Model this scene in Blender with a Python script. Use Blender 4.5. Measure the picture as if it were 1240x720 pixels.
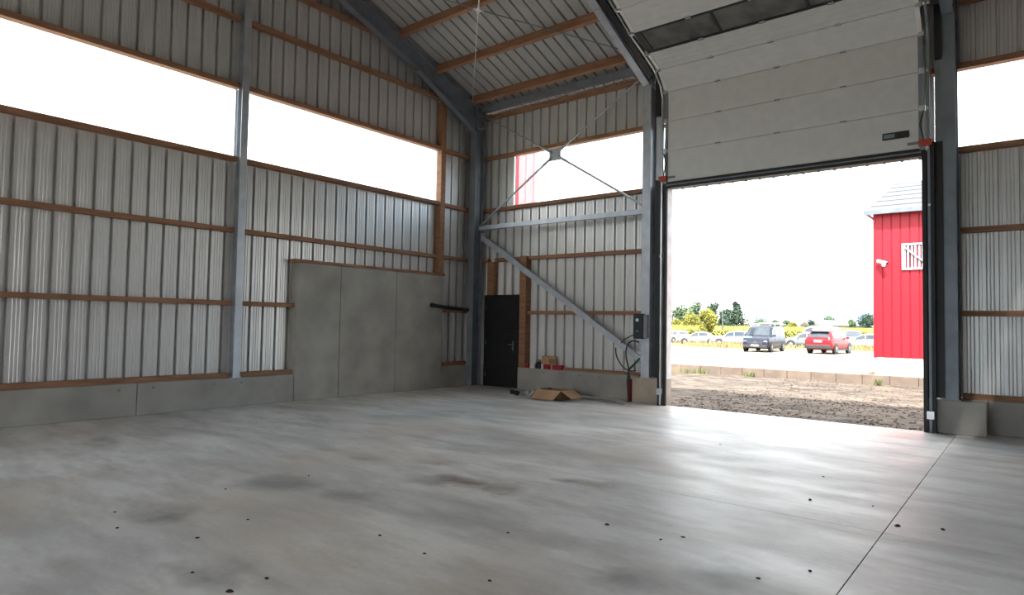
import bpy, math, random
from mathutils import Vector, Matrix
random.seed(7)
for o in list(bpy.data.objects):
    bpy.data.objects.remove(o, do_unlink=True)
SC = bpy.context.scene
COL = SC.collection
pi = math.pi

# ------------------------------------------------------------------ camera
F_PX = 779.67
YAW, PITCH, ROLL = math.radians(-38.977), math.radians(2.320), math.radians(0.9953)
CAM = Vector((11.335, -12.523, 1.6))
_fw = Vector((math.sin(YAW) * math.cos(PITCH), math.cos(YAW) * math.cos(PITCH), math.sin(PITCH)))
_r0 = Vector((math.cos(YAW), -math.sin(YAW), 0)); _u0 = _r0.cross(_fw)
_rt = _r0 * math.cos(ROLL) + _u0 * math.sin(ROLL)
_up = _u0 * math.cos(ROLL) - _r0 * math.sin(ROLL)
cd = bpy.data.cameras.new('camera'); cam = bpy.data.objects.new('camera', cd); COL.objects.link(cam)
cd.sensor_fit = 'HORIZONTAL'; cd.sensor_width = 36.0; cd.lens = 36.0 * F_PX / 1240.0
cd.clip_start = 0.05; cd.clip_end = 3000
m = Matrix.Identity(4)
for i in range(3):
    m[i][0] = _rt[i]; m[i][1] = _up[i]; m[i][2] = -_fw[i]; m[i][3] = CAM[i]
cam.matrix_world = m
SC.camera = cam

def ray(u, v):
    return _fw + _rt * ((u - 620) / F_PX) + _up * (-(v - 360) / F_PX)
def on_floor(u, v, z=0.0):            # the point of a horizontal plane that a pixel shows
    d = ray(u, v); return CAM + d * ((z - CAM.z) / d.z)
def at_depth(u, depth, z=0.0):        # column u at a given distance, standing on height z
    d = ray(u, 395); p = CAM + d * depth; return Vector((p.x, p.y, z))

# ------------------------------------------------------------------ sky, sun, exposure
SC.view_settings.view_transform = 'Standard'
SC.view_settings.look = 'None'
SC.view_settings.gamma = 1.0
SC.view_settings.use_curve_mapping = False
SC.view_settings.exposure = 2.35
W = bpy.data.worlds.new('sky'); SC.world = W; W.use_nodes = True
nt = W.node_tree; nt.nodes.clear()
wo = nt.nodes.new('ShaderNodeOutputWorld'); bg = nt.nodes.new('ShaderNodeBackground')
tc = nt.nodes.new('ShaderNodeTexCoord'); mp = nt.nodes.new('ShaderNodeMapping')
mp.inputs['Scale'].default_value = (1, 1, 2.6)
nz = nt.nodes.new('ShaderNodeTexNoise'); nz.inputs['Scale'].default_value = 2.3; nz.inputs['Detail'].default_value = 6
cr = nt.nodes.new('ShaderNodeValToRGB')
cr.color_ramp.elements[0].position = 0.36; cr.color_ramp.elements[0].color = (0.42, 0.68, 0.90, 1)
cr.color_ramp.elements[1].position = 0.50; cr.color_ramp.elements[1].color = (1.0, 1.0, 1.0, 1)
nt.links.new(tc.outputs['Generated'], mp.inputs['Vector']); nt.links.new(mp.outputs['Vector'], nz.inputs['Vector'])
nt.links.new(nz.outputs['Fac'], cr.inputs['Fac']); nt.links.new(cr.outputs['Color'], bg.inputs['Color'])
bg.inputs['Strength'].default_value = 1.0
nt.links.new(bg.outputs[0], wo.inputs['Surface'])
sd = bpy.data.lights.new('sun', 'SUN'); sun = bpy.data.objects.new('sun', sd); COL.objects.link(sun)
sd.energy = 3.0; sd.angle = math.radians(1.5); sd.color = (1.0, 0.97, 0.93)
sun.rotation_euler = Vector((-0.22, 0.55, -0.92)).to_track_quat('-Z', 'Y').to_euler()

# ------------------------------------------------------------------ helpers
def link(o, parent=None):
    COL.objects.link(o)
    if parent is not None: o.parent = parent
    return o
def tag(o, label=None, cat=None, group=None, kind=None):
    if label: o['label'] = label
    if cat: o['category'] = cat
    if group: o['group'] = group
    if kind: o['kind'] = kind
    return o
def empty(name, loc=(0, 0, 0), rz=0, parent=None):
    o = bpy.data.objects.new(name, None); o.empty_display_size = 0.1
    o.location = loc; o.rotation_euler = (0, 0, rz)
    return link(o, parent)
def copy_tree(o, parent=None):
    c = o.copy(); COL.objects.link(c); c.parent = parent
    for ch in o.children: copy_tree(ch, c)
    return c
class MB:
    def __init__(s): s.v = []; s.f = []; s.sm = []
    def add(s, vs, fs, smooth=False):
        b = len(s.v); s.v += [tuple(p) for p in vs]
        s.f += [tuple(b + i for i in f) for f in fs]; s.sm += [smooth] * len(fs); return s
    def box(s, x0, x1, y0, y1, z0, z1):
        return s.hexa([(x0, y0, z0), (x1, y0, z0), (x1, y1, z0), (x0, y1, z0), (x0, y0, z1), (x1, y0, z1), (x1, y1, z1), (x0, y1, z1)])
    def hexa(s, p):
        return s.add(p, [(3, 2, 1, 0), (4, 5, 6, 7), (0, 1, 5, 4), (1, 2, 6, 5), (2, 3, 7, 6), (3, 0, 4, 7)])
    def bevbox(s, x0, x1, y0, y1, z0, z1, b=0.01):
        X = (x0, x0 + b, x1 - b, x1); Y = (y0, y0 + b, y1 - b, y1); Z = (z0, z0 + b, z1 - b, z1)
        def ring(z, inset):
            a, c = (1, 2) if inset else (0, 3)
            if inset: return [(X[1], Y[1], z), (X[2], Y[1], z), (X[2], Y[2], z), (X[1], Y[2], z)]
            return None
        oct_ = lambda z: [(X[1], Y[0], z), (X[2], Y[0], z), (X[3], Y[1], z), (X[3], Y[2], z), (X[2], Y[3], z), (X[1], Y[3], z), (X[0], Y[2], z), (X[0], Y[1], z)]
        ins = lambda z: [(X[1], Y[1], z), (X[2], Y[1], z), (X[2], Y[1], z), (X[2], Y[2], z), (X[2], Y[2], z), (X[1], Y[2], z), (X[1], Y[2], z), (X[1], Y[1], z)]
        return s.loft([ins(Z[0]), oct_(Z[1]), oct_(Z[2]), ins(Z[3])], True, True)
    def loft(s, rings, cap0=True, cap1=True, closed=True, smooth=False):
        n = len(rings[0]); vs = [p for r in rings for p in r]; fs = []
        for i in range(len(rings) - 1):
            for j in range(n if closed else n - 1):
                k = (j + 1) % n
                fs.append((i * n + j, i * n + k, (i + 1) * n + k, (i + 1) * n + j))
        s.add(vs, fs, smooth)
        if cap0: s.add(rings[0][::-1], [tuple(range(n))])
        if cap1: s.add(rings[-1], [tuple(range(n))])
        return s
    def bar(s, a, b, w, h, up=(0, 0, 1)):      # rectangular bar from a to b, w across, h along up
        a, b = Vector(a), Vector(b); d = (b - a).normalized(); up = Vector(up)
        sx = d.cross(up).normalized(); uy = sx.cross(d).normalized()
        r = lambda c: [c - sx * w / 2 - uy * h / 2, c + sx * w / 2 - uy * h / 2, c + sx * w / 2 + uy * h / 2, c - sx * w / 2 + uy * h / 2]
        return s.loft([r(a), r(b)])
    def tube(s, pts, r, n=8, rads=None, smooth=True):
        pts = [Vector(p) for p in pts]; rings = []; prev = None
        for i, p in enumerate(pts):
            d = (pts[min(i + 1, len(pts) - 1)] - pts[max(i - 1, 0)]).normalized()
            if prev is None:
                ref = Vector((0, 0, 1)) if abs(d.z) < .9 else Vector((1, 0, 0)); sx = d.cross(ref).normalized()
            else: sx = (prev - d * prev.dot(d)).normalized()
            prev = sx; uy = d.cross(sx); rr = rads[i] if rads else r
            rings.append([p + (sx * math.cos(2 * pi * k / n) + uy * math.sin(2 * pi * k / n)) * rr for k in range(n)])
        return s.loft(rings, smooth=smooth)
    def ibeam(s, a, b, depth, width, up=(0, 0, 1), tf=0.014, tw=0.009):
        a, b = Vector(a), Vector(b); d = (b - a).normalized(); up = Vector(up)
        sx = d.cross(up).normalized(); uy = sx.cross(d).normalized(); D, Wd = depth / 2, width / 2
        prof = [(-Wd, -D), (Wd, -D), (Wd, -D + tf), (tw, -D + tf), (tw, D - tf), (Wd, D - tf), (Wd, D), (-Wd, D), (-Wd, D - tf), (-tw, D - tf), (-tw, -D + tf), (-Wd, -D + tf)]
        return s.loft([[c + sx * x + uy * y for x, y in prof] for c in (a, b)])
    def disc(s, c, axis, r, t, n=16):
        c = Vector(c); ax = Vector(axis).normalized()
        return s.tube([c - ax * t / 2, c + ax * t / 2], r, n, smooth=False)
    def lathe(s, prof, c, axis, n=20, smooth=True):       # prof: (radius, offset along axis)
        c = Vector(c); ax = Vector(axis).normalized()
        ref = Vector((0, 0, 1)) if abs(ax.z) < .9 else Vector((1, 0, 0))
        sx = ax.cross(ref).normalized(); uy = ax.cross(sx)
        return s.loft([[c + ax * o + (sx * math.cos(2 * pi * k / n) + uy * math.sin(2 * pi * k / n)) * max(r, 1e-4) for k in range(n)] for r, o in prof], False, False, True, smooth)
    def mesh(s, name, mat):
        me = bpy.data.meshes.new(name); me.from_pydata(s.v, [], s.f); me.validate()
        me.polygons.foreach_set('use_smooth', s.sm[:len(me.polygons)] if len(s.sm) == len(me.polygons) else [False] * len(me.polygons))
        if mat: me.materials.append(mat)
        me.update(); return me
    def build(s, name, mat, parent=None, loc=None, rz=0):
        o = bpy.data.objects.new(name, s.mesh(name, mat))
        if loc is not None: o.location = loc; o.rotation_euler = (0, 0, rz)
        return link(o, parent)

def mat(name, col, rough=.6, metal=0., col2=None, scale=4., detail=5., bump=0., bscale=None, stretch=(1, 1, 1), lo=.35, hi=.65, spec=.5, coat=0., rvar=0.):
    M = bpy.data.materials.new(name); M.use_nodes = True; t = M.node_tree; b = t.nodes['Principled BSDF']
    b.inputs['Base Color'].default_value = (*col, 1); b.inputs['Roughness'].default_value = rough
    b.inputs['Metallic'].default_value = metal; b.inputs['Specular IOR Level'].default_value = spec
    b.inputs['Coat Weight'].default_value = coat
    c = t.nodes.new('ShaderNodeTexCoord'); mpg = t.nodes.new('ShaderNodeMapping'); mpg.inputs['Scale'].default_value = stretch
    t.links.new(c.outputs['Object'], mpg.inputs['Vector'])
    n = t.nodes.new('ShaderNodeTexNoise'); n.inputs['Scale'].default_value = scale; n.inputs['Detail'].default_value = detail
    t.links.new(mpg.outputs['Vector'], n.inputs['Vector'])
    r = t.nodes.new('ShaderNodeValToRGB'); r.color_ramp.elements[0].position = lo; r.color_ramp.elements[1].position = hi
    c2 = col2 or tuple(x * .8 for x in col)
    r.color_ramp.elements[0].color = (*c2, 1); r.color_ramp.elements[1].color = (*col, 1)
    t.links.new(n.outputs['Fac'], r.inputs['Fac']); t.links.new(r.outputs['Color'], b.inputs['Base Color'])
    if rvar:
        mr = t.nodes.new('ShaderNodeMapRange'); mr.inputs['To Min'].default_value = rough - rvar; mr.inputs['To Max'].default_value = rough + rvar
        t.links.new(n.outputs['Fac'], mr.inputs['Value']); t.links.new(mr.outputs[0], b.inputs['Roughness'])
    if bump:
        n2 = t.nodes.new('ShaderNodeTexNoise'); n2.inputs['Scale'].default_value = bscale or scale * 6; n2.inputs['Detail'].default_value = 4
        t.links.new(mpg.outputs['Vector'], n2.inputs['Vector'])
        bp = t.nodes.new('ShaderNodeBump'); bp.inputs['Strength'].default_value = bump; bp.inputs['Distance'].default_value = .02
        t.links.new(n2.outputs['Fac'], bp.inputs['Height']); t.links.new(bp.outputs['Normal'], b.inputs['Normal'])
    return M

CLAD = mat('grey coated cladding', (.68, .68, .67), .36, .45, (.60, .60, .60), 1.2, 3, spec=.5)
ROOFCLAD = mat('grey roof lining', (.40, .40, .40), .5, 0, (.34, .34, .34), 1.2, 3)
TIMBER = mat('sawn softwood', (.36, .185, .105), .7, 0, (.22, .105, .055), 3, 6, .25, 30, (1, 1, 6), .3, .7)
TIMBER_Y = mat('sawn softwood girt', (.36, .185, .105), .7, 0, (.22, .105, .055), 3, 6, .25, 30, (5, .7, 5), .3, .7)
TIMBER_X = mat('sawn softwood purlin', (.36, .185, .105), .7, 0, (.22, .105, .055), 3, 6, .25, 30, (.7, 5, 5), .3, .7)
CONC = mat('precast concrete', (.40, .385, .35), .75, 0, (.27, .26, .24), 1.4, 8, .15, 18, (1, 1, 1), .3, .68)
CONC_P = mat('plinth concrete', (.46, .38, .30), .8, 0, (.33, .28, .23), 2.2, 8, .2, 18)
GALV = mat('galvanised steel', (.50, .53, .58), .45, .55, (.40, .43, .48), 5, 4)
STEEL = mat('grey primed steel', (.22, .25, .29), .5, .3, (.17, .19, .22), 3, 4)
BLACK = mat('black rubber', (.012, .012, .014), .55, 0, (.008, .008, .01))
BLACKMET = mat('black painted metal', (.02, .021, .024), .4, .2, (.013, .014, .016))
DOORW = mat('off white door panel', (.64, .64, .635), .45, 0, (.60, .60, .595), 6, 3, .05, 60)
WHITE = mat('white plastic', (.8, .8, .78), .4)
RAIL = mat('bright zinc rail', (.72, .74, .76), .3, .8)
REDSAFE = mat('orange red bracket', (.45, .05, .02), .5)
CARD = mat('brown cardboard', (.52, .32, .19), .8, 0, (.44, .26, .15), 3, 4)
CARD_D = mat('inside of cardboard', (.30, .18, .11), .85)  # darker copy of the cardboard, paints shade into the box body; also tape
REDBOX = mat('red printed carton', (.42, .02, .03), .5)
GREEN = mat('green conduit', (.02, .12, .06), .4)
DARKRED = mat('dark red sleeve', (.16, .03, .03), .5)
CHIP = mat('dark debris', (.03, .022, .018), .9)
GLASSDARK = mat('smoked acrylic pane', (.035, .037, .037), .18, 0, (.16, .16, .155), 2.5, 5, spec=.6, lo=.35, hi=.75)  # paler mottling paints reflections into the pane colour

# translucent polycarbonate sheet
PC = bpy.data.materials.new('clear corrugated polycarbonate'); PC.use_nodes = True
t = PC.node_tree; t.nodes.clear()
o_ = t.nodes.new('ShaderNodeOutputMaterial'); mx = t.nodes.new('ShaderNodeMixShader'); tr = t.nodes.new('ShaderNodeBsdfTransparent')
tr.inputs['Color'].default_value = (.93, .96, .96, 1); pb = t.nodes.new('ShaderNodeBsdfTranslucent'); pb.inputs['Color'].default_value = (.85, .88, .88, 1)
nn = t.nodes.new('ShaderNodeTexNoise'); nn.inputs['Scale'].default_value = 3
mr = t.nodes.new('ShaderNodeMapRange'); mr.inputs['To Min'].default_value = .22; mr.inputs['To Max'].default_value = .4
t.links.new(nn.outputs['Fac'], mr.inputs['Value']); t.links.new(mr.outputs[0], mx.inputs['Fac'])
t.links.new(tr.outputs[0], mx.inputs[1]); t.links.new(pb.outputs[0], mx.inputs[2]); t.links.new(mx.outputs[0], o_.inputs['Surface'])

# floor: power-trowelled concrete with drying marks and brown stains
FLOOR = bpy.data.materials.new('trowelled concrete floor'); FLOOR.use_nodes = True
t = FLOOR.node_tree; b = t.nodes['Principled BSDF']
geo = t.nodes.new('ShaderNodeNewGeometry')
def noise(scale, detail=6, rot=0., sx=1., sy=1., rough=.55, off=0.):
    mm = t.nodes.new('ShaderNodeMapping'); mm.inputs['Scale'].default_value = (sx, sy, 1); mm.inputs['Rotation'].default_value = (0, 0, rot)
    mm.inputs['Location'].default_value = (off, off * .7, 0)
    t.links.new(geo.outputs['Position'], mm.inputs['Vector'])
    q = t.nodes.new('ShaderNodeTexNoise'); q.inputs['Scale'].default_value = scale; q.inputs['Detail'].default_value = detail; q.inputs['Roughness'].default_value = rough
    t.links.new(mm.outputs['Vector'], q.inputs['Vector']); return q.outputs['Fac']
def ramp(fac, stops):
    q = t.nodes.new('ShaderNodeValToRGB'); e = q.color_ramp.elements
    e[0].position, e[0].color = stops[0][0], (*stops[0][1], 1); e[1].position, e[1].color = stops[-1][0], (*stops[-1][1], 1)
    for p, c in stops[1:-1]:
        z = e.new(p); z.color = (*c, 1)
    t.links.new(fac, q.inputs['Fac']); return q.outputs['Color']
def mixc(fac, a, c, mode='MIX'):
    q = t.nodes.new('ShaderNodeMix'); q.data_type = 'RGBA'; q.blend_type = mode
    if isinstance(fac, float): q.inputs[0].default_value = fac
    else: t.links.new(fac, q.inputs[0])
    for i, s in ((6, a), (7, c)):
        if isinstance(s, tuple): q.inputs[i].default_value = (*s, 1)
        else: t.links.new(s, q.inputs[i])
    return q.outputs[2]
base = ramp(noise(.42, 9, .6, .8, 1.2, .6), [(.32, (.44, .435, .425)), (.48, (.66, .655, .64)), (.64, (.80, .79, .77))])
base = mixc(ramp(noise(1.7, 8, .9, .5, 1.6, .65, 4), [(.42, (0, 0, 0)), (.66, (.75, .75, .75))]), base, (.36, .345, .33))
base = mixc(ramp(noise(.35, 5, 0, 1, 1, .5, 11), [(.50, (0, 0, 0)), (.68, (.65, .65, .65))]), base, (.56, .47, .39))
base = mixc(ramp(noise(22, 4), [(.3, (.12, .12, .12)), (.7, (0, 0, 0))]), base, (.2, .2, .2))
def stain(cx, cy, rx, ry, rot):          # soft-edged damp stain with a ragged outline, factor 0..1
    mm = t.nodes.new('ShaderNodeMapping'); mm.vector_type = 'TEXTURE'
    mm.inputs['Location'].default_value = (cx, cy, 0); mm.inputs['Rotation'].default_value = (0, 0, rot); mm.inputs['Scale'].default_value = (rx, ry, 1)
    t.links.new(geo.outputs['Position'], mm.inputs['Vector'])
    ln = t.nodes.new('ShaderNodeVectorMath'); ln.operation = 'LENGTH'; t.links.new(mm.outputs['Vector'], ln.inputs[0])
    ad = t.nodes.new('ShaderNodeMath'); ad.operation = 'MULTIPLY_ADD'; ad.inputs[1].default_value = 1.3
    t.links.new(noise(1.3, 6, 0, 1, 1, .6, cx), ad.inputs[0]); t.links.new(ln.outputs['Value'], ad.inputs[2])
    return ramp(ad.outputs[0], [(.62, (1, 1, 1)), (1.12, (0, 0, 0))])
for (u, v, rx, ry, rot, c, a) in [(575, 585, 2.0, .85, .15, (.17, .135, .105), 1.), (690, 582, 1.3, .5, .3, (.20, .16, .125), .95), (615, 545, 1.5, .6, .2, (.28, .26, .245), .8), (520, 560, 1.4, .5, .2, (.26, .23, .20), .8),
                                  (870, 695, 1.0, .8, .5, (.18, .17, .165), .9), (760, 700, .9, .6, .1, (.22, .21, .205), .8), (1000, 600, 1.0, .7, 0, (.25, .24, .235), .75), (200, 625, 1.2, 1.1, 0, (.17, .166, .16), .9), (330, 585, 1.5, .9, .4, (.21, .205, .20), .85), (420, 600, 1.3, .6, .1, (.23, .225, .22), .7),
                                  (690, 655, 1.4, .7, .2, (.25, .245, .24), .7), (540, 497, 1.4, .5, .4, (.36, .28, .22), .6), (960, 542, .8, .5, .1, (.36, .30, .26), .7), (120, 530, 1.9, 1.1, 0, (.20, .195, .18), .8), (250, 700, 1.2, .7, 0, (.19, .185, .18), .8), (860, 555, .9, .45, .2, (.30, .27, .25), .7), (440, 555, .8, .3, .3, (.30, .25, .2), .6)]:
    p = on_floor(u, v)
    s = stain(p.x, p.y, rx, ry, rot)
    k = t.nodes.new('ShaderNodeMath'); k.operation = 'MULTIPLY'; k.inputs[1].default_value = a; t.links.new(s, k.inputs[0])
    base = mixc(k.outputs[0], base, c)
t.links.new(base, b.inputs['Base Color'])
rr = t.nodes.new('ShaderNodeMapRange'); rr.inputs['From Min'].default_value = .3; rr.inputs['From Max'].default_value = .7
rr.inputs['To Min'].default_value = .36; rr.inputs['To Max'].default_value = .62
t.links.new(noise(.9, 7, .4, .7, 1.3, .6, 7), rr.inputs['Value']); t.links.new(rr.outputs[0], b.inputs['Roughness'])
b.inputs['Specular IOR Level'].default_value = .5
bp = t.nodes.new('ShaderNodeBump'); bp.inputs['Strength'].default_value = .06; bp.inputs['Distance'].default_value = .02
t.links.new(noise(9, 5), bp.inputs['Height']); t.links.new(bp.outputs['Normal'], b.inputs['Normal'])

# ------------------------------------------------------------------ hall dimensions (metres; corner of the two walls at the origin)
PITCHW = 0.267                    # rib pitch of the cladding
SL = 0.35                         # roof slope
RIDGE = -10.0; LEN = 20.75        # hall: x 0..LEN, y RIDGE*2..0
Z_R = 7.235                        # underside of the roof sheets at y = 0
def roof_z(y): return Z_R - SL * y if y > RIDGE else Z_R - SL * (2 * RIDGE - y)
G1, G2, SILL, HEAD, BASE = 1.889, 3.23, 4.589, 5.868, 0.527

# ---- floor, cast in bays with saw-cut joints between them
floor = tag(empty('floor'), kind='structure')
xs = [(-.22, 10.391), (10.399, LEN + .2)]; ys = [(.22, -6.646), (-6.653, -13.3), (-13.304, -20.2)]
for i, (xa, xb) in enumerate(xs):
    for j, (ya, yb) in enumerate(ys):
        o = MB().box(xa, xb, yb, ya, -.25, 0).build('floor_slab', FLOOR, floor)
        if j == 0:   # the front bay stops at the door line in the doorway
            bpy.data.objects.remove(o, do_unlink=True)
            if i == 0:
                MB().add([(xa, yb, 0), (xb, yb, 0), (xb, ya, 0), (10.16, ya, 0), (10.16, -.33, 0), (5.36, -.33, 0), (5.36, ya, 0), (xa, ya, 0)] +
                         [(xa, yb, -.25), (xb, yb, -.25), (xb, ya, -.25), (10.16, ya, -.25), (10.16, -.33, -.25), (5.36, -.33, -.25), (5.36, ya, -.25), (xa, ya, -.25)],
                         [tuple(range(8)), tuple(range(15, 7, -1))] + [(k, k + 8, (k + 1) % 8 + 8, (k + 1) % 8) for k in range(8)]).build('floor_slab', FLOOR, floor)
            else:
                MB().box(xa, xb, yb, ya, -.25, 0).build('floor_slab', FLOOR, floor)
MB().box(-.22, LEN + .2, -20.2, -.35, -.30, -.252).build('floor_subbase', CHIP, floor)

# ---- cladding sheets: one rib pitch each, flats with fine stiffening beads, recessed rib at the edges
def sheet_profile(p):
    pr = [(0, .06), (.019, .06), (.027, 0)]
    for fr in (.32, .5, .68):
        c = p * fr; pr += [(c - .010, 0), (c, .0055), (c + .010, 0)]
    return pr + [(p - .027, 0), (p - .019, .06), (p, .06)]
_sheets = {}
def sheet(h0, h1, mtl, p=PITCHW):     # heights at the two edges
    key = (round(h0, 3), round(h1, 3), mtl.name, p)
    if key not in _sheets:
        pr = sheet_profile(p); n = len(pr)
        vs = [(u, q, 0) for u, q in pr] + [(u, q, h0 + (h1 - h0) * u / p) for u, q in pr]
        _sheets[key] = MB().add(vs, [(i, i + 1, n + i + 1, n + i) for i in range(n - 1)]).mesh('cladding_sheet', mtl)
    return _sheets[key]
def put_sheet(me, mw, parent, name='cladding_sheet'):
    o = bpy.data.objects.new(name, me); o.matrix_world = mw; link(o, parent); return o
RD = ((.6, 5.0), (5.5, 10.1))      # unseen doorways added to the rear wall to let in fill light
OFF = .19                             # flats of the sheets lie this far outside the concrete face
wall_left = tag(empty('wall_left'), kind='structure')
wall_front = tag(empty('wall_front'), kind='structure')
wall_right = tag(empty('wall_right'), kind='structure')
wall_rear = tag(empty('wall_rear'), kind='structure')
ceiling = tag(empty('ceiling'), kind='structure')
def edges(a, b, phase):
    k0 = math.ceil((a - phase) / PITCHW - 1e-6); k1 = math.floor((b - phase) / PITCHW + 1e-6)
    return [phase + k * PITCHW for k in range(k0, k1 + 1)]
Rleft = Matrix.Rotation(pi / 2, 4, 'Z')
eL = edges(-14.2, .3, -8.036)
for ya in eL[:-1]:
    yb = ya + PITCHW; yc = (ya + yb) / 2
    M0 = lambda z: Matrix.Translation((-OFF, ya, z)) @ Rleft
    t0, t1 = roof_z(ya) - .02, roof_z(yb) - .02
    if yc > -1.36:
        put_sheet(sheet(t0 - BASE, t1 - BASE, CLAD), M0(BASE), wall_left)
    else:
        low = 2.68 if -5.10 < yc < -1.2 else BASE
        put_sheet(sheet(SILL - .03 - low, SILL - .03 - low, CLAD), M0(low), wall_left)
        put_sheet(sheet(t0 - HEAD - .03, t1 - HEAD - .03, CLAD), M0(HEAD + .03), wall_left)
eF = edges(-.27, 12.6, 1.076)
for xa in eF[:-1]:
    xc = xa + PITCHW / 2; top = roof_z(.19) - .02
    M0 = lambda z: Matrix.Translation((xa, OFF, z))
    if 5.25 < xc < 10.05:
        put_sheet(sheet(top - 4.5, top - 4.5, CLAD), M0(4.5), wall_front)
    elif xc < 1.2:
        low = 2.30 if .25 < xc else BASE
        put_sheet(sheet(top - low, top - low, CLAD), M0(low), wall_front)
    else:
        put_sheet(sheet(SILL - .03 - BASE, SILL - .03 - BASE, CLAD), M0(BASE), wall_front)
        put_sheet(sheet(top - HEAD - .03, top - HEAD - .03, CLAD), M0(HEAD + .03), wall_front)
# the cladding outside the photograph's view, joined
def joined(name, runs, parent, mtl=CLAD):
    mb = MB()
    for (p0, p1, z0, ztop) in runs:
        p0, p1 = Vector(p0), Vector(p1); d = (p1 - p0); L = d.length; d.normalize(); nrm = Vector((d.y, -d.x, 0)); n = int(round(L / PITCHW)); p = L / n
        for k in range(n):
            pr = sheet_profile(p); m_ = len(pr); vs = []
            for zt in (0, 1):
                for (u, q) in pr:
                    c = p0 + d * (k * p + u) - nrm * (-q) * 1.0
                    vs.append((c.x, c.y, (ztop(c) if zt else z0)))
            mb.add(vs, [(i, i + 1, m_ + i + 1, m_ + i) for i in range(m_ - 1)])
    o = mb.build(name, mtl, parent); o['kind'] = 'stuff'; return o
flat = lambda z: (lambda c: z)
rz_ = lambda c: roof_z(c.y) - .02
joined('cladding_beyond', [((-OFF, -20.2, 0), (-OFF, eL[0], 0), BASE, flat(SILL - .03)), ((-OFF, -20.2, 0), (-OFF, eL[0], 0), HEAD + .03, rz_)], wall_left)
joined('cladding_beyond', [((LEN + .2, OFF, 0), (eF[-1], OFF, 0), BASE, flat(SILL - .03)), ((LEN + .2, OFF, 0), (eF[-1], OFF, 0), HEAD + .03, flat(roof_z(.19) - .02))], wall_front)
joined('cladding_beyond', [((LEN + OFF, .2, 0), (LEN + OFF, -20.2, 0), BASE, rz_)], wall_right)
joined('cladding_beyond', [((a_, -20 - OFF, 0), (b_, -20 - OFF, 0), BASE, flat(4.4)) for a_, b_ in ((-.2, RD[0][0]), (RD[0][1], RD[1][0]), (RD[1][1], LEN + .2))] + [((-.2, -20 - OFF, 0), (LEN + .2, -20 - OFF, 0), 4.4, flat(roof_z(-20) - .02))], wall_rear)
# roof sheets
th = math.atan(SL); cth, sth = math.cos(th), math.sin(th)
Rroof = Matrix(((1, 0, 0, 0), (0, sth, -cth, 0), (0, cth, sth, 0), (0, 0, 0, 1)))
y_e = .45; Lr = (y_e - RIDGE) / cth
for xa in edges(-.5, 12.7, .2):
    put_sheet(sheet(Lr, Lr, ROOFCLAD), Matrix.Translation((xa, y_e, roof_z(0) - SL * y_e)) @ Rroof, ceiling, 'roof_sheet')
xe = edges(-.5, 12.7, .2)[-1] + PITCHW
MB().add([(xe, y_e, roof_z(y_e)), (LEN + .5, y_e, roof_z(y_e)), (LEN + .5, RIDGE, roof_z(RIDGE)), (xe, RIDGE, roof_z(RIDGE))], [(0, 1, 2, 3)]).build('roof_sheet_beyond', ROOFCLAD, ceiling)
MB().add([(-.5, RIDGE, roof_z(RIDGE)), (LEN + .5, RIDGE, roof_z(RIDGE)), (LEN + .5, -20.6, roof_z(-20.6)), (-.5, -20.6, roof_z(-20.6))], [(0, 1, 2, 3)]).build('rear_roof_slope', ROOFCLAD, ceiling)
MB().box(-.5, LEN + .5, RIDGE - .25, RIDGE + .25, roof_z(RIDGE) + .045, roof_z(RIDGE) + .08).build('ridge_cap', STEEL, ceiling)
# timber purlins carried on the rafters
upn = (0, sth, cth)
for yp in (-.53, -1.75, -2.97, -4.19, -5.41, -6.63, -7.85, -9.07):
    for xa, xb in ((-.16, 5.06), (5.062, 10.33), (10.332, 15.6), (15.602, LEN)):
        c = lambda x: Vector((x, yp, roof_z(yp) - .118))
        MB().bar(c(xa), c(xb), .085, .215, upn).build('purlin', TIMBER_X, ceiling)
# ---- concrete base panels
def base_panel(parent, x0, x1, y0, y1, z1=BASE, name='base_panel', mtl=CONC):
    g = .004
    return MB().bevbox(x0 + (g if x1 - x0 > .5 else 0), x1 - (g if x1 - x0 > .5 else 0), y0 + (g if y1 - y0 > .5 else 0), y1 - (g if y1 - y0 > .5 else 0), .0, z1, .008).build(name, mtl, parent)
for ya, yb in ((-8.158, -5.30), (-11.05, -8.158), (-13.95, -11.05), (-16.85, -13.95), (-20.2, -16.85), (-1.237, .22)):
    base_panel(wall_left, -.23, 0, ya, yb)
for ya, yb in ((-5.30, -4.262), (-4.262, -2.733), (-2.733, -1.237)):
    base_panel(wall_left, -.24, .015, ya, yb, 2.745, 'concrete_panel')
MB().box(-.16, .03, -5.38, -1.20, 2.748, 2.808).build('panel_cap', TIMBER_Y, wall_left)
for xa, xb in ((1.41, 4.76), (0, .29), (10.78, 13.6), (13.6, 16.5), (16.5, LEN + .2)):
    base_panel(wall_front, xa, xb, 0, .23)
for xa, xb in ((4.764, 5.54), (9.98, 10.78)):
    base_panel(wall_front, xa, xb, -.35, -.10, .522, 'column_plinth', CONC_P if xa < 6 else CONC)
    base_panel(wall_front, xa if xa < 6 else xa + .19, xb if xa > 6 else xb - .19, -.10, .24, .522, 'column_plinth', CONC_P if xa < 6 else CONC)
for xa, xb in ((0, RD[0][0]), (RD[0][1], RD[1][0]), (RD[1][1], 15.5), (15.5, LEN)):
    base_panel(wall_rear, xa, xb, -20.23, -20)
for k, (r0, r1) in enumerate(RD):
    d3 = tag(empty(f'door_{k + 3}', (r0, -20.0, 0)), 'open doorway in the rear wall', kind='structure')
    for xa, xb, za, zb0 in ((0, .14, 0, 4.4), (r1 - r0 - .14, r1 - r0, 0, 4.4), (0, r1 - r0, 4.4, 4.6)):
        MB().box(xa, xb, -.2, .1, za, zb0).build('door_frame', STEEL, d3)
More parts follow.
